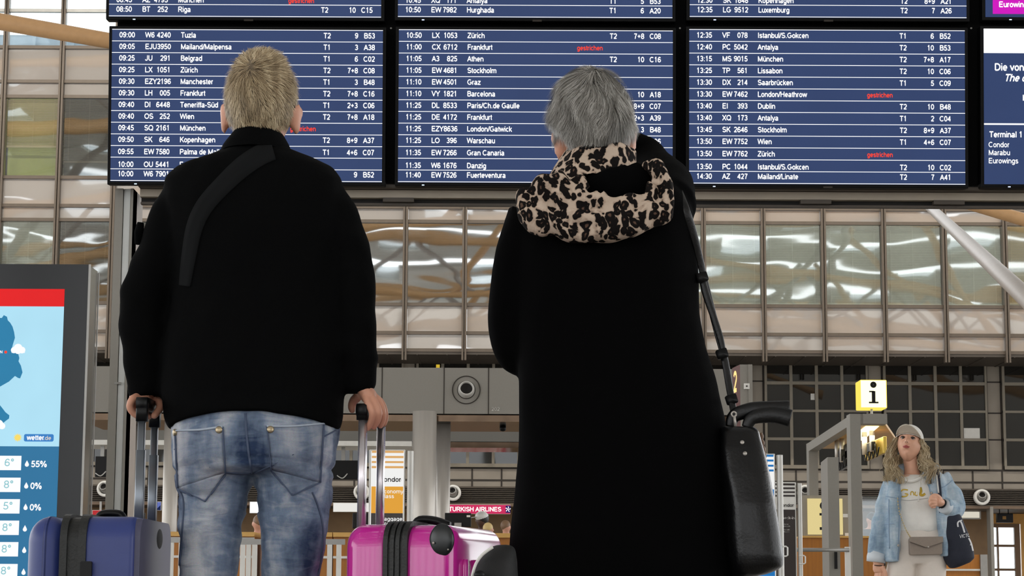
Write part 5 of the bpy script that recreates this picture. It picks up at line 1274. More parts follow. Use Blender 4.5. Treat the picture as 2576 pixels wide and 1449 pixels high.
hand(mb, H(1590, 368, .32), H(1550, 345, .30), [[H(1535, 340, .28), H(1520, 325, .26), H(1515, 310, .235)], [H(1532, 335, .285), H(1516, 316, .265), H(1512, 300, .24)], [H(1532, 330, .29), H(1518, 308, .27), H(1514, 292, .245)], [H(1534, 326, .295), H(1522, 304, .275), H(1519, 290, .25)]],
     [H(1565, 352, .27), H(1548, 356, .25), H(1532, 352, .235)], pr=.03)
hand(mb, H(1432, 825, .33), H(1470, 800, .34), [[H(1490, 795, .34), H(1505, 792, .34), H(1515, 800, .33)], [H(1490, 802, .34), H(1506, 802, .34), H(1515, 812, .33)], [H(1488, 810, .34), H(1503, 814, .34), H(1510, 824, .33)], [H(1484, 818, .34), H(1496, 826, .34), H(1502, 834, .33)]],
     [H(1450, 800, .33), H(1462, 784, .32), H(1476, 778, .32)], pr=.03)
hm = remesh(mb, .003, 2, .4)
bm = bmesh.new(); bm.from_mesh(core); bm.from_mesh(hm); body = bpy.data.meshes.new('person'); bm.to_mesh(body); bm.free()
wom = place('person', body, SKIN); tag(wom, 'grey haired person in long black coat and leopard print scarf, one arm raised', 'person')
mb = MB()
rows_loft(mb, [(440, 1400, 1640, .08), (462, 1370, 1690, .10), (490, 1335, 1722, .125), (530, 1312, 1740, .14), (600, 1300, 1746, .15), (700, 1296, 1756, .155), (800, 1298, 1762, .16), (880, 1302, 1778, .165), (960, 1303, 1802, .17),
    (1050, 1304, 1820, .175), (1150, 1300, 1834, .18), (1250, 1292, 1845, .185), (1350, 1282, 1854, .19), (1449, 1276, 1862, .195), (1600, 1268, 1868, .20), (1780, 1262, 1872, .205)], WYc, 2.4, 44)
for A in (WL, WR_): mb.tube([at(a, b, WYc + dy) for a, b, dy, r in A], [r for a, b, dy, r in A], 24, 3)
ck = remesh(mb, .0095, 6)
displace(ck, lambda c, n: .005 * noise.noise(Vector((c.x * 7, c.y * 7, c.z * 3))) + .003 * noise.noise(Vector((c.x * 18, c.y * 18, c.z * 9))) + (.006 * math.sin(c.x * 22 + 1.5 * noise.noise(c * 3)) * min(1, max(0, (.85 - c.z) * 1.6))))
coat = place('long_coat', ck, COAT, wom)
mb = MB()
for xs in (1440, 1660): mb.tube([at(xs, 1700, WYc), at(xs, 1850, WYc), at(xs, 1985, WYc)], [.062, .058, .05], 18, 3)
mb.build('trousers', M['black'], wom, True)
mb = MB(); shoe(mb, at(1440, 1990, WYc).x, WYc + .03); mb.build('shoe', M['black'], wom, True)
mb = MB(); shoe(mb, at(1660, 1990, WYc).x, WYc + .03); mb.build('shoe', M['black'], wom, True)
# leopard cloth
def leopard():
    m, nt, out = newmat('leopard_fleece')
    tc = nd(nt, 'ShaderNodeTexCoord'); n0 = nd(nt, 'ShaderNodeTexNoise', Scale=26.0, Detail=2.0); nt.links.new(tc.outputs['Object'], n0.inputs['Vector'])
    mixv = nd(nt, 'ShaderNodeMix', _data_type='RGBA', _blend_type='LINEAR_LIGHT'); mixv.inputs[0].default_value = .02
    nt.links.new(tc.outputs['Object'], mixv.inputs[6]); nt.links.new(n0.outputs[1], mixv.inputs[7])
    mp = nd(nt, 'ShaderNodeMapping'); mp.inputs['Scale'].default_value = (1.15, .8, .85); nt.links.new(mixv.outputs[2], mp.inputs[0])
    v = nd(nt, 'ShaderNodeTexVoronoi', Scale=48.0, Randomness=.85); nt.links.new(mp.outputs[0], v.inputs['Vector'])
    n1 = nd(nt, 'ShaderNodeTexNoise', Scale=70.0, Detail=2.0); nt.links.new(tc.outputs['Object'], n1.inputs['Vector'])
    ad = nd(nt, 'ShaderNodeMath', _operation='MULTIPLY_ADD'); nt.links.new(n1.outputs[0], ad.inputs[0]); ad.inputs[1].default_value = .40; nt.links.new(v.outputs['Distance'], ad.inputs[2])
    cr = nd(nt, 'ShaderNodeValToRGB'); e = cr.color_ramp.elements
    e[0].position = .30; e[0].color = lin((96, 74, 62)); e[1].position = .38; e[1].color = lin((22, 18, 17))
    for p, c in ((.72, (20, 17, 16)), (.765, (172, 150, 132)), (.92, (196, 176, 158))): x = e.new(p); x.color = lin(c)
    nt.links.new(ad.outputs[0], cr.inputs[0])
    b = nd(nt, 'ShaderNodeBsdfPrincipled', Roughness=.9); b.inputs['Specular IOR Level'].default_value = .1
    nt.links.new(cr.outputs[0], b.inputs['Base Color'])
    bp_ = nd(nt, 'ShaderNodeBump', Strength=.4, Distance=.004); n2 = nd(nt, 'ShaderNodeTexNoise', Scale=180.0); nt.links.new(tc.outputs['Object'], n2.inputs['Vector']); nt.links.new(n2.outputs[0], bp_.inputs['Height']); nt.links.new(bp_.outputs[0], b.inputs['Normal'])
    nt.links.new(b.outputs[0], out.inputs[0]); return m
LEO = leopard()
sc = thing('hooded_scarf', 'leopard print fleece hooded scarf around the neck of the grey haired person', 'scarf', at(1500, 480, WYc - .15))
SY = WYc - .165
mb = MB(); rings = []
cb = at(1478, 452, WYc - .012); ct = at(1512, 380, WYc + .0)
for (t, o) in ((0, 0), (.2, .006), (.5, .006), (.8, .002), (1.0, 0), (1.04, -.006), (.85, -.013), (.2, -.013)):
    ring = []
    for q in range(52):
        a = 2 * math.pi * q / 52; ca, sa = math.cos(a), math.sin(a)
        rx = .108 * (1 - t) + .088 * t + o; ry = .118 * (1 - t) + .090 * t + o; c = cb.lerp(ct, t)
        ring.append(c + Vector((rx * ca, ry * sa, -.012 * (1 - t) * max(0, -sa) + t * .006 * math.sin(a * 5) + .004 * math.sin(a * 7 + 4 * t) - .02 * (1 - t) * max(0, -ca) + .016 * (1 - t) * max(0, ca))))
    rings.append(ring)
mb.loft(rings, cap=False); o = mb.build('collar', LEO, sc, True); o.modifiers.new('s', 'SUBSURF').render_levels = 1
mb = MB()
Hd = [(1420, 446, .0, .024), (1368, 482, .01, .034), (1332, 512, .03, .034), (1345, 540, .01, .036), (1390, 562, -.012, .036), (1450, 566, -.02, .036), (1515, 566, -.022, .036), (1580, 558, -.018, .036), (1640, 536, -.006, .035), (1672, 500, .01, .030), (1668, 458, .02, .028), (1648, 426, .03, .022), (1622, 405, .04, .014)]
mb.tube([at(a, b, SY + d) for a, b, d, r in Hd], [r for a, b, d, r in Hd], 20, 5, 1.0)
H2 = [(1345, 505, .02, .028), (1400, 500, .0, .036), (1455, 508, -.01, .036), (1510, 522, -.014, .034), (1570, 524, -.014, .030), (1625, 510, -.004, .028), (1650, 480, .01, .024)]
mb.tube([at(a, b, SY + d) for a, b, d, r in H2], [r for a, b, d, r in H2], 20, 5, .9)
mb.tube([at(1400, 470, SY + .03), at(1440, 475, SY + .02), at(1475, 480, SY + .02)], [.03, .034, .028], 16, 4)
hd = remesh(mb, .006, 4)
def hfold(c, n):
    q = c - at(1510, 470, SY); a = math.atan2(q.z, q.x); r = math.hypot(q.x, q.z)
    return .013 * math.sin(r * 120 + 3.0 * noise.noise(Vector((a * 1.6, r * 8, 0))) + a * 1.2) * (.5 + .5 * noise.noise(c * 12)) + .005 * noise.noise(c * 28)
displace(hd, hfold)
hood = place('hood', hd, LEO, sc)
mb = MB(); lp = [(1470, 455), (1552, 438), (1620, 402), (1640, 440), (1630, 490), (1560, 505), (1500, 490)]
mb.tube([at(1480, 470, SY + .05), at(1540, 468, SY + .04), at(1595, 455, SY + .04), at(1620, 425, SY + .05)], [.028, .045, .046, .026], 18, 4, .5, up=(0, 0, 1)); mb.build('lining', COAT, sc, True)
mb = MB(); e = wC + wR @ Vector((-.083, -.006, -.05)); mb.tube([e + Vector((.003 * math.sin(a), -.004, .010 * math.cos(a) - .006)) for a in [2 * math.pi * q / 16 for q in range(17)]], .0016, 8); mb.build('earring', M['steel'], wom, True)
# grey wavy hair
WH = hair_mat('silver_grey_hair', (72, 69, 64), (134, 130, 123), (230, 227, 221), 18.0)
def w_allow(d):
    if d.y > .6 and d.z < .5: return False
    if abs(d.x) > .5 and d.y > -.5 and d.z < .0: return False
    return d.z > -.55
wcrown = Vector((.12, -.35, .92)).normalized()
def w_flow(d, rg):
    a = d - wcrown; t = a.normalized() if a.length > .05 else Vector((0, -1, 0)); s = wcrown.cross(d)
    wv = math.sin(d.x * 7 + d.z * 8 + 1) * 1.0; nv = noise.noise_vector(d * 2.6 + Vector((7, 0, 0))) * 1.7
    return t + s * (.5 * math.exp(-(a.length / .7) ** 2)) + Vector((wv - .3 * (d.z > 0), 0, -.55)) + nv
def w_thick(d):
    return .93 + .13 * max(0, min(1, (d.z + .40) * 1.3)) + .05 * max(0, -d.x) * max(0, d.z + .2) + .02 * math.sin(d.x * 11 + d.z * 8 + d.y * 3) * (d.z > -.3)
hair_on(wC, wR, 1.06, wom, WH, 17000, lambda d, g: .030 + .036 * max(0, min(1, d.z + .3)) + .012 * g.random(), w_flow, lambda d, g: .12 + .12 * g.random(), w_allow, .00052, 1.13, .08, capmat=pm('grey_hair_base', (84, 81, 76), .7, 0, .25, 60, stretch=(3, 3, 1)), seed=11, thick=w_thick)

# leather tote on her shoulder
LEATH = pm('black_leather', (9, 9, 10), .32, 0, .1, 30, .10, 160, .3, coat=.05)
bg = thing('leather_handbag', 'large black leather tote hanging from the coat wearer shoulder by a long strap', 'handbag', at(1900, 1449, 4.98))
HY = 4.96
mb = MB()
rows_loft(mb, [(1072, 1812, 1898, .030, .02), (1085, 1806, 1910, .045, .02), (1130, 1806, 1920, .058, .01), (1200, 1812, 1934, .070, .0), (1270, 1820, 1948, .078, -.01), (1340, 1826, 1960, .084, -.01), (1400, 1832, 1969, .084, -.01), (1424, 1834, 1966, .078, -.01), (1444, 1838, 1925, .06, -.01), (1452, 1842, 1895, .04, -.01)], HY, 3.0, 44)
tb = remesh(mb, .006, 3)
displace(tb, lambda c, n: .004 * noise.noise(Vector((c.x * 14, c.y * 14, c.z * 7))) + .0025 * math.sin((c.x * 60 + c.z * 26)) * max(0, noise.noise(c * 9)))
body_o = place('bag_body', tb, LEATH, bg); bb = bvh_of(body_o)
for pts in ([(1838, 1074), (1848, 1046), (1890, 1032), (1940, 1030), (1986, 1030)], [(1878, 1076), (1892, 1052), (1925, 1044), (1955, 1044), (1988, 1052)]):
    mb = MB(); mb.tube([at(a, b, HY + .03 - .02 * (pts[0][0] > 1860)) for a, b in pts], [.012, .016, .019, .020, .021], 14, 5, .45, up=(0, 0, 1)); o = mb.build('handle', LEATH, bg, True)
for px, py in ((1867, 1113), (1874, 1141)):
    h, n_ = onto(bb, px, py, .0)
    mb = MB(); mb.revolve(h, n_, [(.0048, -.002), (.0048, .002), (.0005, .003)], 16); mb.build('rivet', M['steel'], bg, True)
mb = MB(); zz = [at(1912 + (py - 1090) * .152 + 3 * (i % 2), py, HY + .03) for i, py in enumerate(range(1090, 1330, 8))]; mb.tube(zz, .005, 8, 3); mb.build('zip_edge', pm('bronze_zip_tape', (112, 84, 62), .5), bg, True)
mb = MB(); s0 = [(1850, 1070, -.03), (1847, 1042, -.03)]; mb.cyl(at(1850, 1072, HY), at(1847, 1046, HY), .0035, 10); mb.tube([at(1846 + 6 * math.cos(a), 1042 + 6 * math.sin(a), HY) for a in [2 * math.pi * q / 14 for q in range(15)]], .0022, 8); mb.build('strap_ring', M['steel'], bg, True)
ST = [(1706, 478, -.03), (1722, 520, -.07), (1742, 580, -.06), (1760, 650, -.04), (1772, 705, -.03), (1788, 770, -.03), (1806, 840, -.03), (1822, 900, -.03), (1836, 980, -.04), (1846, 1040, -.06)]
mb = MB(); mb.tube([at(a, b, WYc + d - .01) for a, b, d in ST], [.0105, .0105, .010, .009, .009, .009, .009, .009, .009, .008], 12, 6, .3, up=(1, 0, 0)); mb.build('shoulder_strap', LEATH, bg, True)
mb = MB(); mb.tube([at(a, b, WYc + d - .018) for a, b, d in ((1764, 690, -.03), (1776, 740, -.03), (1796, 800, -.03), (1812, 850, -.03), (1820, 885, -.03))], [.008, .009, .008, .008, .006], 10, 5, .35, up=(1, 0, 0)); mb.build('strap_tail', LEATH, bg, True)
for px, py in ((1766, 698), (1816, 890), (1840, 1005)):
    mb = MB(); c = at(px, py, WYc - .055); mb.rprism(c, (1, 0, .3), (-.3, 0, 1), (0, -1, 0), .013, .011, .004, -.006, .008); mb.build('buckle', M['black'], bg, True)

# ------------------------------------------------------------------ luggage
def case_prism(mb, o, t, w, x0, x1, w0, w1, z0, z1, r, lift=0.0):
    """slab of a case: x0..x1 along t, rounded rectangle w0..w1 by z0..z1"""
    o = Vector(o); c = o + w * ((w0 + w1) / 2) + Vector((0, 0, (z0 + z1) / 2)); mb.rprism(c, w, (0, 0, 1), t, (w1 - w0) / 2 + lift, (z1 - z0) / 2 + lift, r, x0, x1, 8)
def shell(mb, o, t, w, x0, x1, W_, z0, z1, r, edge):
    """hard case half with rounded outer edge on both faces"""
    o = Vector(o); c = o + w * (W_ / 2) + Vector((0, 0, (z0 + z1) / 2)); rings = []
    def ring(d, ins):
        hw, hh, rr = W_ / 2 - ins, (z1 - z0) / 2 - ins, max(r - ins, .012); out = []
        for (sx, sy, a0) in ((1, 1, 0), (-1, 1, 90), (-1, -1, 180), (1, -1, 270)):
            for k in range(9):
                a = math.radians(a0 + 90 * k / 8); out.append(c + w * (sx * (hw - rr) + rr * math.cos(a)) + Vector((0, 0, sy * (hh - rr) + rr * math.sin(a))) + t * d)
        return out
    n = 8
    for k in range(n + 1): a = math.pi / 2 * k / n; rings.append(ring(x0 + edge * (1 - math.sin(a)), edge * (1 - math.cos(a)) if k else edge))
    rings = [ring(x0 + edge * (1 - math.sin(math.pi / 2 * (1 - k / n))), edge * (1 - math.cos(math.pi / 2 * (k / n)))) for k in range(n + 1)][::-1]
    R0 = [ring(x0 + edge * (1 - math.cos(math.pi / 2 * k / n)), edge * (1 - math.sin(math.pi / 2 * k / n))) for k in range(n + 1)]
    R1 = [ring(x1 - edge * (1 - math.cos(math.pi / 2 * k / n)), edge * (1 - math.sin(math.pi / 2 * k / n))) for k in range(n, -1, -1)]
    mb.loft(R0 + R1)
BLUEC = pm('blue_suitcase_shell', (48, 62, 124), .42, 0, .05, 20, .05, 400); BLUEB = pm('slate_suitcase_back', (74, 74, 98), .5, 0, .05, 20, .06, 400)
RUB = pm('black_zip_rubber', (26, 28, 27), .5, 0, .1, 40, .2, 200)
NY = 4.84
X0, X1 = at(60, 1400, NY).x, at(336, 1400, NY).x; ztop = at(200, 1297, NY).z
bs = thing('suitcase', 'blue hard shell suitcase with extended handle, in front of the kiosk', 'suitcase', ((X0 + X1) / 2, NY + .22, 0), 'suitcases held by the man')
t_, w_ = Vector((1, 0, 0)), Vector((0, 1, 0)); o_ = Vector((0, NY, 0))
z0 = .055
xa, xb = at(150, 1400, NY).x, at(217, 1400, NY).x
mb = MB(); shell(mb, o_, t_, w_, X0, xa + .01, .44, z0, ztop, .06, .05); mb.build('front_shell', BLUEC, bs, True)
mb = MB(); shell(mb, o_, t_, w_, xb - .01, X1 - .0, .44, z0, ztop, .06, .012); mb.build('rear_shell', BLUEC, bs, True)
mb = MB(); case_prism(mb, o_, t_, w_, X1 - .004, X1 + .012, .01, .45, z0, ztop - .004, .05); mb.build('back_panel', BLUEB, bs)
mb = MB(); case_prism(mb, o_, t_, w_, xa, xb, .0, .44, z0, ztop, .06, -.002); mb.build('gusset', RUB, bs)
for a, b in ((150, 168), (196, 216)):
    mb = MB(); case_prism(mb, o_, t_, w_, at(a, 1400, NY).x, at(b, 1400, NY).x, .0, .44, z0, ztop, .06, .005); mb.build('zip_band', RUB, bs)
mb = MB(); c = at(217, 1432, NY - .008); mb.rprism(c, (1, 0, 0), (0, 0, 1), (0, -1, 0), .013, .018, .004, -.004, .006); mb.build('zip_pull', M['black'], bs)
mb = MB(); a, b = at(246, 1300, NY + .2), at(312, 1300, NY + .2); mb.tube([(a.x, NY + .2, ztop), (a.x + .012, NY + .2, ztop + .012), (b.x - .012, NY + .2, ztop + .012), (b.x, NY + .2, ztop)], .009, 10, 4, 1.6); mb.build('top_handle', M['black'], bs, True)
xr_ = at(353, 1200, 4.99).x
RODM = pm('grey_handle_tube', (120, 126, 134), .3, .7); 
hz = at(365, 1018, 5.05).z
for yy in (4.99, 5.17):
    mb = MB(); mb.rprism((xr_, yy, 0), (1, 0, 0), (0, 1, 0), (0, 0, 1), .0085, .0095, .004, ztop - .06, hz - .03); mb.rprism((xr_, yy, 0), (1, 0, 0), (0, 1, 0), (0, 0, 1), .0105, .0115, .004, ztop - .06, ztop + .16); mb.build('handle_rod', RODM, bs, True)
mb = MB(); mb.rprism((xr_, 5.08, hz - .002), (0, 1, 0), (0, 0, 1), (1, 0, 0), .108, .014, .012, -.013, .013); mb.build('grip', M['black'], bs, True)
for yy in (4.99, 5.17): mb = MB(); mb.rprism((xr_, yy, 0), (1, 0, 0), (0, 1, 0), (0, 0, 1), .0135, .013, .005, hz - .045, hz + .0); mb.build('grip_collar', M['black'], bs, True)
mb = MB(); c = Vector((X1 + .006, 5.12, ztop - .045)); mb.ellipsoid(c, .010, .055, .030, 28, 14); mb.build('handle_recess', M['louver_gap'], bs, True)
for yy in (NY + .06, NY + .38):
    for xx in (X0 + .06, X1 - .04): mb = MB(); mb.cyl((xx - .012, yy, .03), (xx + .012, yy, .03), .03, 20); mb.box(xx - .018, xx + .018, yy - .012, yy + .012, .03, .07); mb.build('wheel', M['black'], bs)
# pink one, turned a little
PINK = pm('glossy_pink_shell', (206, 44, 156), .18, 0, .03, 6, coat=.6)
PY_ = 4.93; ya = math.radians(15); t_ = Vector((math.cos(ya), -math.sin(ya), 0)); w_ = Vector((math.sin(ya), math.cos(ya), 0))
o_ = Vector((at(861, 1400, PY_).x, PY_, 0)); ztop = at(950, 1317, PY_ - .03).z
TK = (at(1140, 1400, PY_ - .07).x - o_.x) / t_.x
ps = thing('suitcase', 'glossy pink hard shell suitcase with silver handle rods beside the jeans', 'suitcase', o_ + t_ * TK / 2 + w_ * .22, 'suitcases held by the man')
sx_ = lambda px: (at(px, 1400, PY_ - .04).x - o_.x) / t_.x
mb = MB(); shell(mb, o_, t_, w_, 0, sx_(985), .45, z0, ztop, .055, .04); mb.build('rear_shell', PINK, ps, True)
mb = MB(); shell(mb, o_, t_, w_, sx_(1000), TK, .45, z0, ztop - .002, .055, .035); fr = mb.build('front_shell', PINK, ps, True)
for k in range(4):
    mb = MB(); w0 = .07 + k * .09; c = o_ + t_ * (TK - .004) + w_ * (w0 + .02) ; mb.rprism(c + Vector((0, 0, (z0 + ztop) / 2)), w_, (0, 0, 1), t_, .018, (ztop - z0) / 2 - .08, .016, 0, .014); mb.build('rib', PINK, fr, True)
mb = MB(); case_prism(mb, o_, t_, w_, sx_(966), sx_(1024), 0, .45, z0, ztop, .055, .002); mb.build('gusset', RUB, ps)
for a, b in ((964, 976), (982, 992), (996, 1006), (1012, 1026)):
    mb = MB(); case_prism(mb, o_, t_, w_, sx_(a), sx_(b), 0, .45, z0, ztop, .055, .007); mb.build('zip_band', RUB, ps)
mb = MB(); c = o_ + t_ * (sx_(1110)) + w_ * .006 + Vector((0, 0, ztop - .038))
Rm = Matrix((t_, w_, Vector((0, 0, 1)))).transposed(); mb.ellipsoid(c, .030, .012, .038, 26, 18, Rm); cp = mb.build('corner_guard', pm('black_corner_guard', (24, 28, 30), .3), ps, True)
for px, py in ((1090, 1366), (1127, 1382)):
    mb = MB(); h = at(px, py, c.y - .009); mb.ellipsoid(h, .003, .003, .003, 10, 8); mb.build('rivet', M['steel'], cp, True)
mb = MB(); a = o_ + t_ * sx_(990) + w_ * .16; mb.tube([a + Vector((0, 0, ztop)), a + t_ * .012 + Vector((0, 0, ztop + .014)), a + t_ * .05 + Vector((0, 0, ztop + .012)), a + t_ * .085 + Vector((0, 0, ztop))], .010, 10, 4, 1.6); mb.build('top_handle', M['black'], ps, True)
SIL = pm('silver_handle_tube', (206, 200, 204), .26, .85)
rods = []
for (ww, pxr, gp) in ((.10, 911, 1047), (.27, 957, 1066)):
    p = o_ + w_ * ww + t_ * .012; p.x = at(pxr, 1200, p.y).x; rods.append(p)
    zt = at(pxr, gp, p.y).z
    mb = MB(); mb.rprism(p, t_, w_, (0, 0, 1), .0095, .0105, .006, ztop - .03, zt); mb.build('handle_rod', SIL, ps, True)
pa, pb = rods; zt = at(911, 1032, pa.y).z
dv = (pb - pa); dv.z = 0; L_ = dv.length; dv.normalize(); pv = Vector((dv.y, -dv.x, 0))
mb = MB(); mb.rprism((pa + pb) / 2 + Vector((0, 0, zt)), dv, (0, 0, 1), pv, L_ / 2 + .02, .016, .014, -.013, .013); mb.build('grip', M['black'], ps, True)
mb = MB(); mb.rprism(pa, t_, w_, (0, 0, 1), .0135, .014, .006, at(911, 1057, pa.y).z, at(911, 1020, pa.y).z); mb.build('grip_collar', M['black'], ps, True)
mb = MB(); mb.rprism(pb, t_, w_, (0, 0, 1), .0115, .012, .006, at(957, 1072, pb.y).z, zt); mb.build('grip_collar', M['black'], ps, True)
for ww in (.06, .39):
    for tt in (.05, TK - .05): mb = MB(); c = o_ + w_ * ww + t_ * tt; mb.cyl(c + Vector((0, 0, .03)) - t_ * .012, c + Vector((0, 0, .03)) + t_ * .012, .03, 20); mb.box(c.x - .014, c.x + .014, c.y - .012, c.y + .012, .03, .07); mb.build('wheel', M['black'], ps)
# black travel bag in front of the coat
kb = thing('travel_bag', 'black soft travel bag with white piping standing between the pink suitcase and the black coat', 'bag', (at(1235, 1449, 4.66).x, 4.66, 0))
mb = MB(); KB = 4.66
rows_loft(mb, [(1372, 1246, 1290, .03), (1385, 1226, 1296, .06), (1410, 1206, 1300, .085), (1449, 1188, 1302, .10), (1520, 1176, 1302, .11), (1700, 1172, 1302, .115), (1950, 1174, 1302, .115), (2068, 1180, 1300, .10)], KB, 2.6, 36)
tb = remesh(mb, .007, 5); cloth(tb, .004, 14, 2.0); place('bag_body', tb, pm('black_nylon', (8, 8, 9), .7, 0, .1, 60, .2, 400), kb)
mb = MB(); mb.tube([at(a, b, KB - .098) for a, b in ((1184, 1475), (1190, 1440), (1199, 1415), (1215, 1394), (1240, 1376))], .0032, 8, 5); mb.build('piping', M['white'], kb, True)
mb = MB(); mb.ellipsoid(at(1206, 1446, KB - .11), .012, .01, .010, 14, 10); mb.build('toggle', M['black'], kb, True)
# ------------------------------------------------------------------ the woman by the information desk
BWY = 13.4
B = lambda px, py, dy=0.0: at(px, py, BWY + dy)
bC = B(2287, 1118); bR = rotm(math.radians(20), math.radians(180 - 20), math.radians(-5)); bk = .97
FAIR = pm('fair_skin', (224, 170, 142), .5, 0, .05, 30, .04, 150)
mb = MB(); head_mesh(mb, bC, bR, bk, 72, 64, ears=False)
hm_head = bpy.data.meshes.new('h'); hm_head.from_pydata(mb.v, [], mb.f); hm_head.update()
bm = bmesh.new(); bm.from_mesh(hm_head); bmesh.ops.recalc_face_normals(bm, faces=bm.faces[:]); bm.to_mesh(hm_head); bm.free()
mb = MB()
mb.tube([B(2296, 1215, .02), B(2293, 1175, .02), bC + Vector((0, .015, -.045))], [.058, .047, .046], 18, 3)
rows_loft(mb, [(1196, 2262, 2330, .05), (1214, 2234, 2366, .075), (1260, 2240, 2366, .10), (1320, 2250, 2362, .09), (1360, 2252, 2364, .10), (1410, 2262, 2356, .07)], BWY)
for xs in ((2276, 2268, 2262), (2338, 2342, 2344)): mb.tube([B(xs[0], 1400), B(xs[1], 1530), B(xs[2], 1690)], [.06, .045, .036], 16, 3)
SL = [(2246, 1216, .0, .058), (2230, 1262, -.01, .056), (2216, 1315, -.015, .052), (2208, 1360, -.02, .052), (2205, 1400, -.02, .050)]
SR = [(2364, 1200, .0, .056), (2388, 1236, -.01, .058), (2404, 1268, -.02, .056), (2400, 1286, -.05, .052), (2384, 1276, -.10, .048), (2374, 1268, -.13, .044)]
mb.tube([B(a, b, d) for a, b, d, r in SL] + [B(2210, 1425, -.02)], [r * .6 for a, b, d, r in SL] + [.027], 14, 3)
mb.tube([B(a, b, d) for a, b, d, r in SR] + [B(2362, 1262, -.16)], [r * .6 for a, b, d, r in SR] + [.026], 14, 3)
core = remesh(mb, .008, 3)
mb = MB()
hand(mb, B(2210, 1412, -.02), B(2212, 1440, -.03), [
    [B(2204, 1444, -.02), B(2202, 1460, -.02), B(2204, 1474, -.03), B(2208, 1484, -.04)], [B(2209, 1446, -.03), B(2208, 1464, -.03), B(2210, 1478, -.04), B(2213, 1488, -.05)],
    [B(2215, 1446, -.035), B(2215, 1464, -.04), B(2217, 1477, -.045), B(2219, 1486, -.05)], [B(2221, 1444, -.035), B(2222, 1458, -.04), B(2223, 1470, -.045), B(2224, 1477, -.05)]],
    [B(2218, 1424, -.045), B(2226, 1438, -.05), B(2229, 1450, -.05), B(2229, 1460, -.05)], pr=.040, flat=.5, up=(1, 0, 0), fr=.0092)
hand(mb, B(2370, 1266, -.14), B(2352, 1260, -.18), [
    [B(2352, 1250, -.20), B(2343, 1250, -.205), B(2342, 1257, -.19), B(2350, 1258, -.175)], [B(2350, 1257, -.205), B(2341, 1257, -.21), B(2340, 1264, -.195), B(2349, 1265, -.18)],
    [B(2350, 1264, -.205), B(2342, 1265, -.21), B(2341, 1271, -.195), B(2350, 1271, -.18)], [B(2352, 1270, -.20), B(2345, 1272, -.203), B(2345, 1276, -.19), B(2352, 1275, -.18)]],
    [B(2366, 1256, -.17), B(2358, 1248, -.19), B(2350, 1246, -.20), B(2344, 1248, -.20)], pr=.040, flat=.75, fr=.0105)
hm = remesh(mb, .003, 2, .4)
bm = bmesh.new(); bm.from_mesh(core); bm.from_mesh(hm); bm.from_mesh(hm_head); body = bpy.data.meshes.new('person'); bm.to_mesh(body); bm.free()
bw_ = place('person', body, FAIR); tag(bw_, 'blonde woman in white cap, denim jacket and white hoodie looking up by the information desk', 'person')
G = lambda x, y, z: bC + bR @ (Vector((x, y, z)) * bk)
IRIS = pm('dark_iris', (46, 34, 28), .2); LIP = pm('rose_lips', (176, 88, 84), .4); BROW = pm('brown_brow', (98, 72, 52), .8); LASH = pm('dark_lash', (30, 22, 20), .6)
for s in (-1, 1):
    mb = MB(); mb.ellipsoid(G(s * .031, .0725, .012), .0125 * bk, .0125 * bk, .0125 * bk, 16, 12); e = mb.build('eye', pm('eye_white', (176, 164, 158), .3), bw_, True)
    mb = MB(); mb.ellipsoid(G(s * .031 - .001, .0795, .0128), .0092, .0092, .0092, 14, 10); mb.build('iris', IRIS, e, True)
    mb = MB(); mb.tube([G(s * (.031 + dx), .0855 - abs(dx) * .35 - .002, .0185 - (dx / .017) ** 2 * .005) for dx in (-.017, -.010, -.004, .002, .008, .013, .018)], [.0014, .0026, .0032, .0034, .0032, .003, .0014], 8); mb.build('lashes', LASH, e, True)
    mb = MB(); mb.tube([G(s * (.031 + dx), .0815 - abs(dx) * .3, .0065 + (dx / .017) ** 2 * .004) for dx in (-.014, -.006, .002, .010, .016)], .0011, 6); mb.build('lower_lid', pm('lid_skin', (168, 112, 92), .6), e, True)
    mb = MB(); mb.tube([G(s * (.031 + dx), .0925 - abs(dx + .006) * .42, .0335 - max(0, dx) * .25) for dx in (-.020, -.010, .0, .010, .021)], [.002, .0038, .0038, .003, .0012], 8, 3); mb.build('eyebrow', BROW, bw_, True)
mb = MB(); mb.tube([G(x, .1015 - abs(x) * .42, -.0535 + .0012 * math.cos(x * 280) - abs(x) * .12) for x in np.linspace(-.024, .024, 11)], [.001, .0026, .0035, .0042, .0045, .0040, .0045, .0042, .0035, .0026, .001], 10); mb.build('upper_lip', LIP, bw_, True)
mb = MB(); mb.tube([G(x, .1005 - abs(x) * .42, -.0625 - .003 * math.cos(x * 65) + abs(x) * .12) for x in np.linspace(-.021, .021, 9)], [.001, .003, .0045, .0052, .0055, .0052, .0045, .003, .001], 10); mb.build('lower_lip', LIP, bw_, True)
for s in (-1, 1): mb = MB(); mb.ellipsoid(G(s * .0065, .1115, -.0325), .003, .003, .0022, 10, 8); mb.build('nostril', LASH, bw_, True)
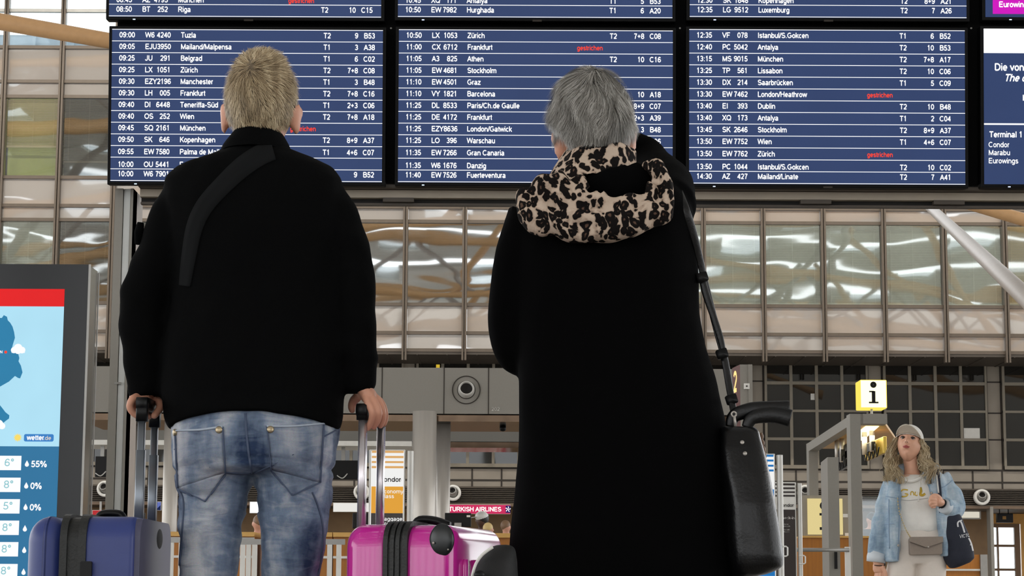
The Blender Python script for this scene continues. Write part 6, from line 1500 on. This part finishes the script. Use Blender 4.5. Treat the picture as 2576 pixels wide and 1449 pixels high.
# cap
CAPM = pm('white_cotton_cap', (232, 230, 224), .8, 0, .04, 60)
mb = MB(); rings = []
for i in range(17):
    t = i / 16; ph = t * math.pi / 2 * .98; ring = []
    for j in range(40):
        a = 2 * math.pi * j / 40; f = 1.10
        ring.append(G(.082 * f * math.cos(ph) ** .75 * math.cos(a), .098 * f * math.cos(ph) ** .75 * math.sin(a) - .006, .030 + .096 * math.sin(ph) * (1 + .04 * math.sin(a))))
    rings.append(ring)
mb.loft(rings, cap=False); cp = mb.build('cap', CAPM, bw_, True); s = cp.modifiers.new('t', 'SOLIDIFY'); s.thickness = .003
mb = MB(); rings = []
for i in range(13):
    u = -1 + 2 * i / 12; a = math.pi / 2 + u * 1.05; xb_, yb_ = .089 * math.cos(a), .106 * math.sin(a) - .006
    L_ = .088 * (1 - .55 * abs(u) ** 3); row = []
    for q in range(8):
        t = q / 7; row.append(G(xb_ * (1 + .04 * t), yb_ + L_ * t * (1 - .25 * abs(u)), .036 + .030 * t - .030 * (abs(u) ** 2) * (t ** 1.0) - .004 * t * t))
    rings.append(row)
vs = [p for r in rings for p in r]; fs = [(i * 8 + q, i * 8 + q + 1, (i + 1) * 8 + q + 1, (i + 1) * 8 + q) for i in range(12) for q in range(7)]
mb.add(vs, fs); br = mb.build('brim', pm('shaded_white_brim', (206, 196, 180), .8, 0, .04, 60), cp, True); s = br.modifiers.new('t', 'SOLIDIFY'); s.thickness = .004  # beige puts the shade under the brim into its colour
mb = MB(); mb.ellipsoid(G(0, -.006, .128), .007, .007, .005, 12, 8); mb.build('cap_button', CAPM, cp, True)
# long wavy hair: locks of strands
BH = hair_mat('long_blonde_hair', (124, 106, 80), (184, 164, 130), (232, 218, 188), 14.0)
rg = random.Random(5); mb = MB()
under = MB()
def lock(pts, r, n=46):
    P, _ = catmull([Vector(p) for p in pts], [0] * len(pts), 9)
    ph0 = rg.uniform(0, 6.28)
    for q in range(n):
        ox, oy, oz = [rg.gauss(0, 1) * r for _ in range(3)]; ph = ph0 + rg.gauss(0, .5); am = .015 * rg.uniform(.6, 1.4); out = []
        for i, p in enumerate(P):
            t = i / (len(P) - 1); sp = .55 + 1.0 * t
            out.append(p + Vector((ox * sp + am * t ** .5 * math.sin(ph + t * 17), oy * sp + am * t ** .5 * math.cos(ph + t * 17), oz * .4)))
        strand(mb, out, .0016 * rg.uniform(.7, 1.4), Vector((rg.gauss(0, .5), -1, 0)).normalized())
    under.tube([p + Vector((0, .01, 0)) for p in P[::3]], [r * .9] * len(P[::3]), 8)
for k in range(16):      # image-left side
    f = k / 15
    lock([G(.080 - .01 * f, .045 - .12 * f, .020), B(2250 - 10 * (1 - f) + rg.uniform(-3, 3), 1130, .0 + .08 * f), B(2240 + rg.uniform(-8, 8), 1160, -.03 + .10 * f), B(2246 + rg.uniform(-10, 12), 1185, -.09 + .16 * f), B(2248 + rg.uniform(-18, 20), 1210 + rg.uniform(-8, 12), -.12 + .2 * f)], .010)
for k in range(18):      # image-right side
    f = k / 17
    lock([G(-.082 + .01 * f, .045 - .12 * f, .020), B(2318 + rg.uniform(-3, 8), 1130, .0 + .08 * f), B(2328 + rg.uniform(-8, 8), 1155, -.03 + .10 * f), B(2338 + rg.uniform(-14, 14), 1178, -.09 + .16 * f), B(2334 + rg.uniform(-26, 24), 1204 + rg.uniform(-10, 14), -.12 + .2 * f)], .011)
for k in range(8):
    f = k / 7; lock([G(-.07 + .14 * f, -.09, .01), B(2262 + 50 * f, 1150, .12), B(2258 + 56 * f, 1180, .12), B(2256 + 60 * f, 1205, .11)], .012)
hb = under.build('hair', pm('blonde_hair_base', (112, 96, 72), .7, 0, .2, 60), bw_, True)
mb.build('strands', BH, hb, True, recalc=False)
# hoodie
HOOD = pm('white_sweatshirt', (236, 234, 228), .85, 0, .03, 30, .15, 120)
mb = MB()
rows_loft(mb, [(1196, 2266, 2330, .058, .015), (1206, 2248, 2346, .075), (1222, 2236, 2362, .090), (1262, 2240, 2366, .112), (1300, 2246, 2366, .112), (1322, 2250, 2366, .112), (1332, 2253, 2364, .106), (1338, 2255, 2363, .102)], BWY)
me = remesh(mb, .008, 5); displace(me, lambda c, n: .006 * noise.noise(Vector((c.x * 12, c.y * 8, c.z * 16))) + .004 * math.sin(c.z * 60 + c.x * 34) * max(0, noise.noise(c * 7) + .1))
ho = place('hoodie', me, HOOD, bw_); hv = bvh_of(ho)
mb = MB(); mb.tube([B(2258, 1196, -.03), B(2270, 1205, -.085), B(2287, 1210, -.10), B(2306, 1207, -.09), B(2324, 1196, -.04), B(2322, 1184, .04), B(2295, 1178, .09), B(2264, 1184, .04), B(2258, 1196, -.03)], [.011] * 9, 12, 4); mb.build('hood', HOOD, bw_, True)
for pts in (((2268, 1206), (2266, 1225), (2264, 1262), (2266, 1292), (2263, 1324)), ((2312, 1204), (2313, 1220), (2310, 1245), (2310, 1262))):
    lay(hv, pts, 3, .005, 'drawcord', HOOD, bw_, 5)
GOLD = pm('gold_foil_print', (196, 164, 62), .3, .6)
mb = MB()
def ink_stroke(pts, w):
    r = lay(hv, pts, w, .0025, 'gold_print', GOLD, ho, 6); return r
for pts, w in ((((2284, 1233), (2272, 1232), (2264, 1240), (2268, 1249), (2280, 1248), (2284, 1243)), 3.2), (((2284, 1243), (2276, 1242)), 3), (((2291, 1246), (2292, 1238), (2297, 1238), (2299, 1246)), 2.4), (((2303, 1237), (2302, 1245), (2308, 1246), (2310, 1237)), 2.4), (((2315, 1226), (2317, 1236), (2315, 1244), (2321, 1246), (2327, 1242)), 6)):
    ink_stroke(pts, w)
lay(hv, [(2264, 1257), (2285, 1259), (2305, 1257), (2334, 1253)], 2.2, .0022, 'grey_print', pm('pale_grey_print', (196, 194, 190), .6), ho, 8)
# trousers
TROU = pm('cream_jersey', (224, 214, 204), .85, 0, .03, 20, .12, 90)
mb = MB(); rows_loft(mb, [(1326, 2254, 2364, .092), (1345, 2250, 2370, .105), (1380, 2244, 2376, .115), (1405, 2238, 2379, .112), (1420, 2250, 2366, .09)], BWY)
rows_loft(mb, [(1390, 2240, 2306, .10), (1420, 2233, 2303, .098), (1449, 2228, 2300, .094), (1540, 2230, 2294, .088), (1680, 2238, 2288, .075)], BWY); rows_loft(mb, [(1390, 2306, 2379, .10), (1420, 2304, 2380, .098), (1449, 2304, 2378, .094), (1540, 2310, 2374, .088), (1680, 2316, 2366, .075)], BWY)
me = remesh(mb, .008, 4); displace(me, lambda c, n: .006 * noise.noise(Vector((c.x * 14, c.y * 9, c.z * 6)))); place('trousers', me, TROU, bw_)
for x in (2262, 2342): mb = MB(); c = B(x, 1690); rings = []; mb2 = MB(); shoe(mb2, c.x, -BWY + .05); mb2.v = [(v[0], -v[1], v[2]) for v in mb2.v]; mb2.build('shoe', M['white'], bw_, True)
# denim jacket: two fronts and two sleeves
JD = denim('light_denim_jacket', (120, 146, 172), (206, 220, 230), (164, 188, 208), (2.2, 2.2, 1.0)); JS = pm('denim_jacket_seam', (136, 158, 182), .8); CUFF = pm('pale_denim_inside', (206, 212, 218), .85)
mb = MB()
rows_loft(mb, [(1200, 2246, 2272, .085), (1216, 2226, 2266, .105), (1250, 2222, 2264, .128), (1300, 2221, 2262, .130), (1360, 2220, 2261, .132), (1400, 2221, 2259, .134), (1413, 2223, 2257, .13)], BWY, 2.8)
rows_loft(mb, [(1182, 2322, 2356, .080), (1200, 2316, 2376, .105), (1240, 2328, 2378, .126), (1280, 2344, 2380, .130), (1340, 2352, 2380, .130), (1400, 2356, 2382, .13)], BWY, 2.8)
mb.tube([B(2240, 1200, .06), B(2294, 1184, .10), B(2358, 1190, .06)], [.05, .06, .05], 14, 3)
rows_loft(mb, [(1200, 2232, 2372, .05, .08), (1300, 2228, 2378, .05, .09), (1405, 2226, 2380, .05, .09)], BWY, 2.6)
for A in (SL, SR): mb.tube([B(a, b, d) for a, b, d, r in A], [r * 1.12 for a, b, d, r in A], 20, 3)
me = remesh(mb, .008, 5); displace(me, lambda c, n: .006 * noise.noise(Vector((c.x * 13, c.y * 10, c.z * 13))) + .006 * math.sin(c.z * 55 + c.x * 20 + 4 * noise.noise(c * 4)) * max(0, noise.noise(c * 6) + .15))
jk2 = place('denim_jacket', me, JD, bw_); jv2 = bvh_of(jk2)
for pts in (((2262, 1212), (2262, 1300), (2259, 1408)), ((2228, 1248), (2245, 1251), (2262, 1254)), ((2236, 1256), (2236, 1320), (2238, 1380)), ((2318, 1216), (2332, 1240), (2348, 1268)), ((2330, 1222), (2350, 1212)), ((2366, 1228), (2382, 1220), (2396, 1208)), ((2226, 1319), (2240, 1318), (2250, 1318))):
    lay(jv2, pts, 1.8, .003, 'seam', JS, jk2, 6)
for px, py in ((2324, 1214), (2344, 1240), (2259, 1372)):
    h, n_ = onto(jv2, px, py, .003)
    if h is not None: mb = MB(); mb.revolve(h, n_, [(.008, -.002), (.008, .003), (.0005, .004)], 14); mb.build('button', M['steel'], jk2, True)
mb = MB(); mb.tube([B(2208, 1390, -.02), B(2204, 1404, -.02), B(2203, 1414, -.02)], [.060, .060, .058], 22); mb.build('cuff', CUFF, jk2, True)
mb = MB(); mb.tube([B(2382, 1278, -.11), B(2372, 1271, -.135)], [.050, .045], 20); mb.build('cuff', CUFF, jk2, True)
mb = MB(); mb.tube([B(2372, 1268, -.14), B(2369, 1266, -.146)], [.0305, .030], 18); mb.build('wrist_band', M['black'], bw_, True)
mb = MB(); mb.tube([B(2213 + 14 * math.cos(a), 1421 + 2 * math.sin(a), -.025 - .028 * math.sin(a)) for a in [2 * math.pi * q / 16 for q in range(17)]], .0025, 8); mb.build('bracelet', M['black'], bw_, True)
# small shoulder bag and the dark tote
sb = thing('crossbody_bag', 'small taupe envelope handbag on a chain across the cream trousers', 'handbag', B(2330, 1395, -.17))
TAU = pm('taupe_leather', (138, 124, 112), .45, 0, .05, 60, .12, 300)
a, b = B(2287, 1352, -.15), B(2370, 1396, -.15); cz_ = (a.z + b.z) / 2
mb = MB(); mb.rprism(((a.x + b.x) / 2, BWY - .14, cz_), (1, 0, .03), (0, 0, 1), (0, -1, 0), (b.x - a.x) / 2, (a.z - b.z) / 2, .012, -.02, .025); o = mb.build('bag_body', TAU, sb, bevel=.004)
mb = MB(); fy = BWY - .172; q = lambda px, py, d=0: Vector((at(px, py, BWY - .15).x, fy - d, at(px, py, BWY - .15).z)); pts = [q(2286, 1351), q(2370, 1350), q(2370, 1364), q(2334, 1378), q(2326, 1378), q(2286, 1363)]
mb.loft([pts, [p + Vector((0, -.006, 0)) for p in pts]]); fl = mb.build('flap', TAU, sb)
mb = MB(); mb.tube([q(2286, 1363, .007), q(2328, 1378, .007), q(2370, 1364, .007)], .0016, 6); mb.build('piping', pm('dark_taupe_edge', (92, 80, 72), .6), fl, True)
mb = MB(); mb.ellipsoid(q(2333, 1376, .008), .005, .004, .005, 12, 8); mb.build('clasp', M['steel'], fl, True)
mb = MB()
ch = [Vector(p) for p in (q(2289, 1352), q(2281, 1335, -.03), B(2270, 1310, -.135), B(2261, 1280, -.14), B(2258, 1250, -.145))]
P, _ = catmull(ch, [0] * 5, 8)
for i in range(len(P) - 1):
    mb.tube([P[i], P[i].lerp(P[i + 1], .75)], .0035 if i % 2 else .0048, 6, flat=.5 if i % 2 else 1)
mb.build('chain', pm('pale_gold_chain', (206, 186, 140), .3, .9), sb, True)
tt = thing('tote_bag', 'dark navy cloth tote with white print hanging from the blonde woman shoulder', 'tote bag', B(2405, 1425, -.05))
NAVY = pm('navy_canvas', (32, 36, 50), .8, 0, .1, 40, .2, 200)
mb = MB(); TY = BWY - .06
rows_loft(mb, [(1288, 2358, 2410, .045), (1304, 2359, 2420, .06), (1340, 2363, 2434, .075), (1380, 2368, 2446, .08), (1404, 2372, 2451, .078), (1416, 2380, 2440, .07), (1425, 2387, 2415, .05), (1429, 2390, 2402, .03)], TY, 2.6)
me = remesh(mb, .007, 4); displace(me, lambda c, n: .007 * noise.noise(Vector((c.x * 12, c.y * 10, c.z * 9)))); tbo = place('bag_body', me, NAVY, tt); tv = bvh_of(tbo)
mb = MB(); mb.tube([B(2358, 1180, -.06), B(2360, 1200, -.12), B(2364, 1240, -.135), B(2368, 1290, -.12)], [.012] * 4, 10, 5, .25, up=(1, 0, 0)); mb.build('strap', NAVY, tt, True)
mb = MB(); mb.tube([B(2354, 1182, -.06), B(2357, 1202, -.128), B(2361, 1240, -.145)], [.005] * 3, 8, 5, .4, up=(1, 0, 0)); mb.build('strap_edge', M['offwhite'], tt, True)
PRT = pm('white_bag_print', (214, 214, 216), .7)
for pts, w in ((((2410, 1326), (2409, 1316), (2414, 1311), (2419, 1318), (2426, 1340)), 3.5), (((2416, 1310), (2419, 1309)), 3), (((2436, 1354), (2442, 1366), (2447, 1386)), 3), (((2444, 1360), (2441, 1372)), 2.5)):
    lay(tv, pts, w, .003, 'print_stroke', PRT, tbo, 6)
mb = MB(); vs, fs = text_geo('VICTORIA', 1.0, 'LEFT', .02)
pp = []
for x, y in vs:
    h, n_ = onto(tv, 2413.5 + x * 8.6, 1354 - y * 12 - x * 1.2, .003); pp.append(h if h is not None else (pp[-1] if pp else B(2420, 1350, -.14)))
mb.add(pp, fs); mb.build('print_lettering', PRT, tbo, recalc=False)
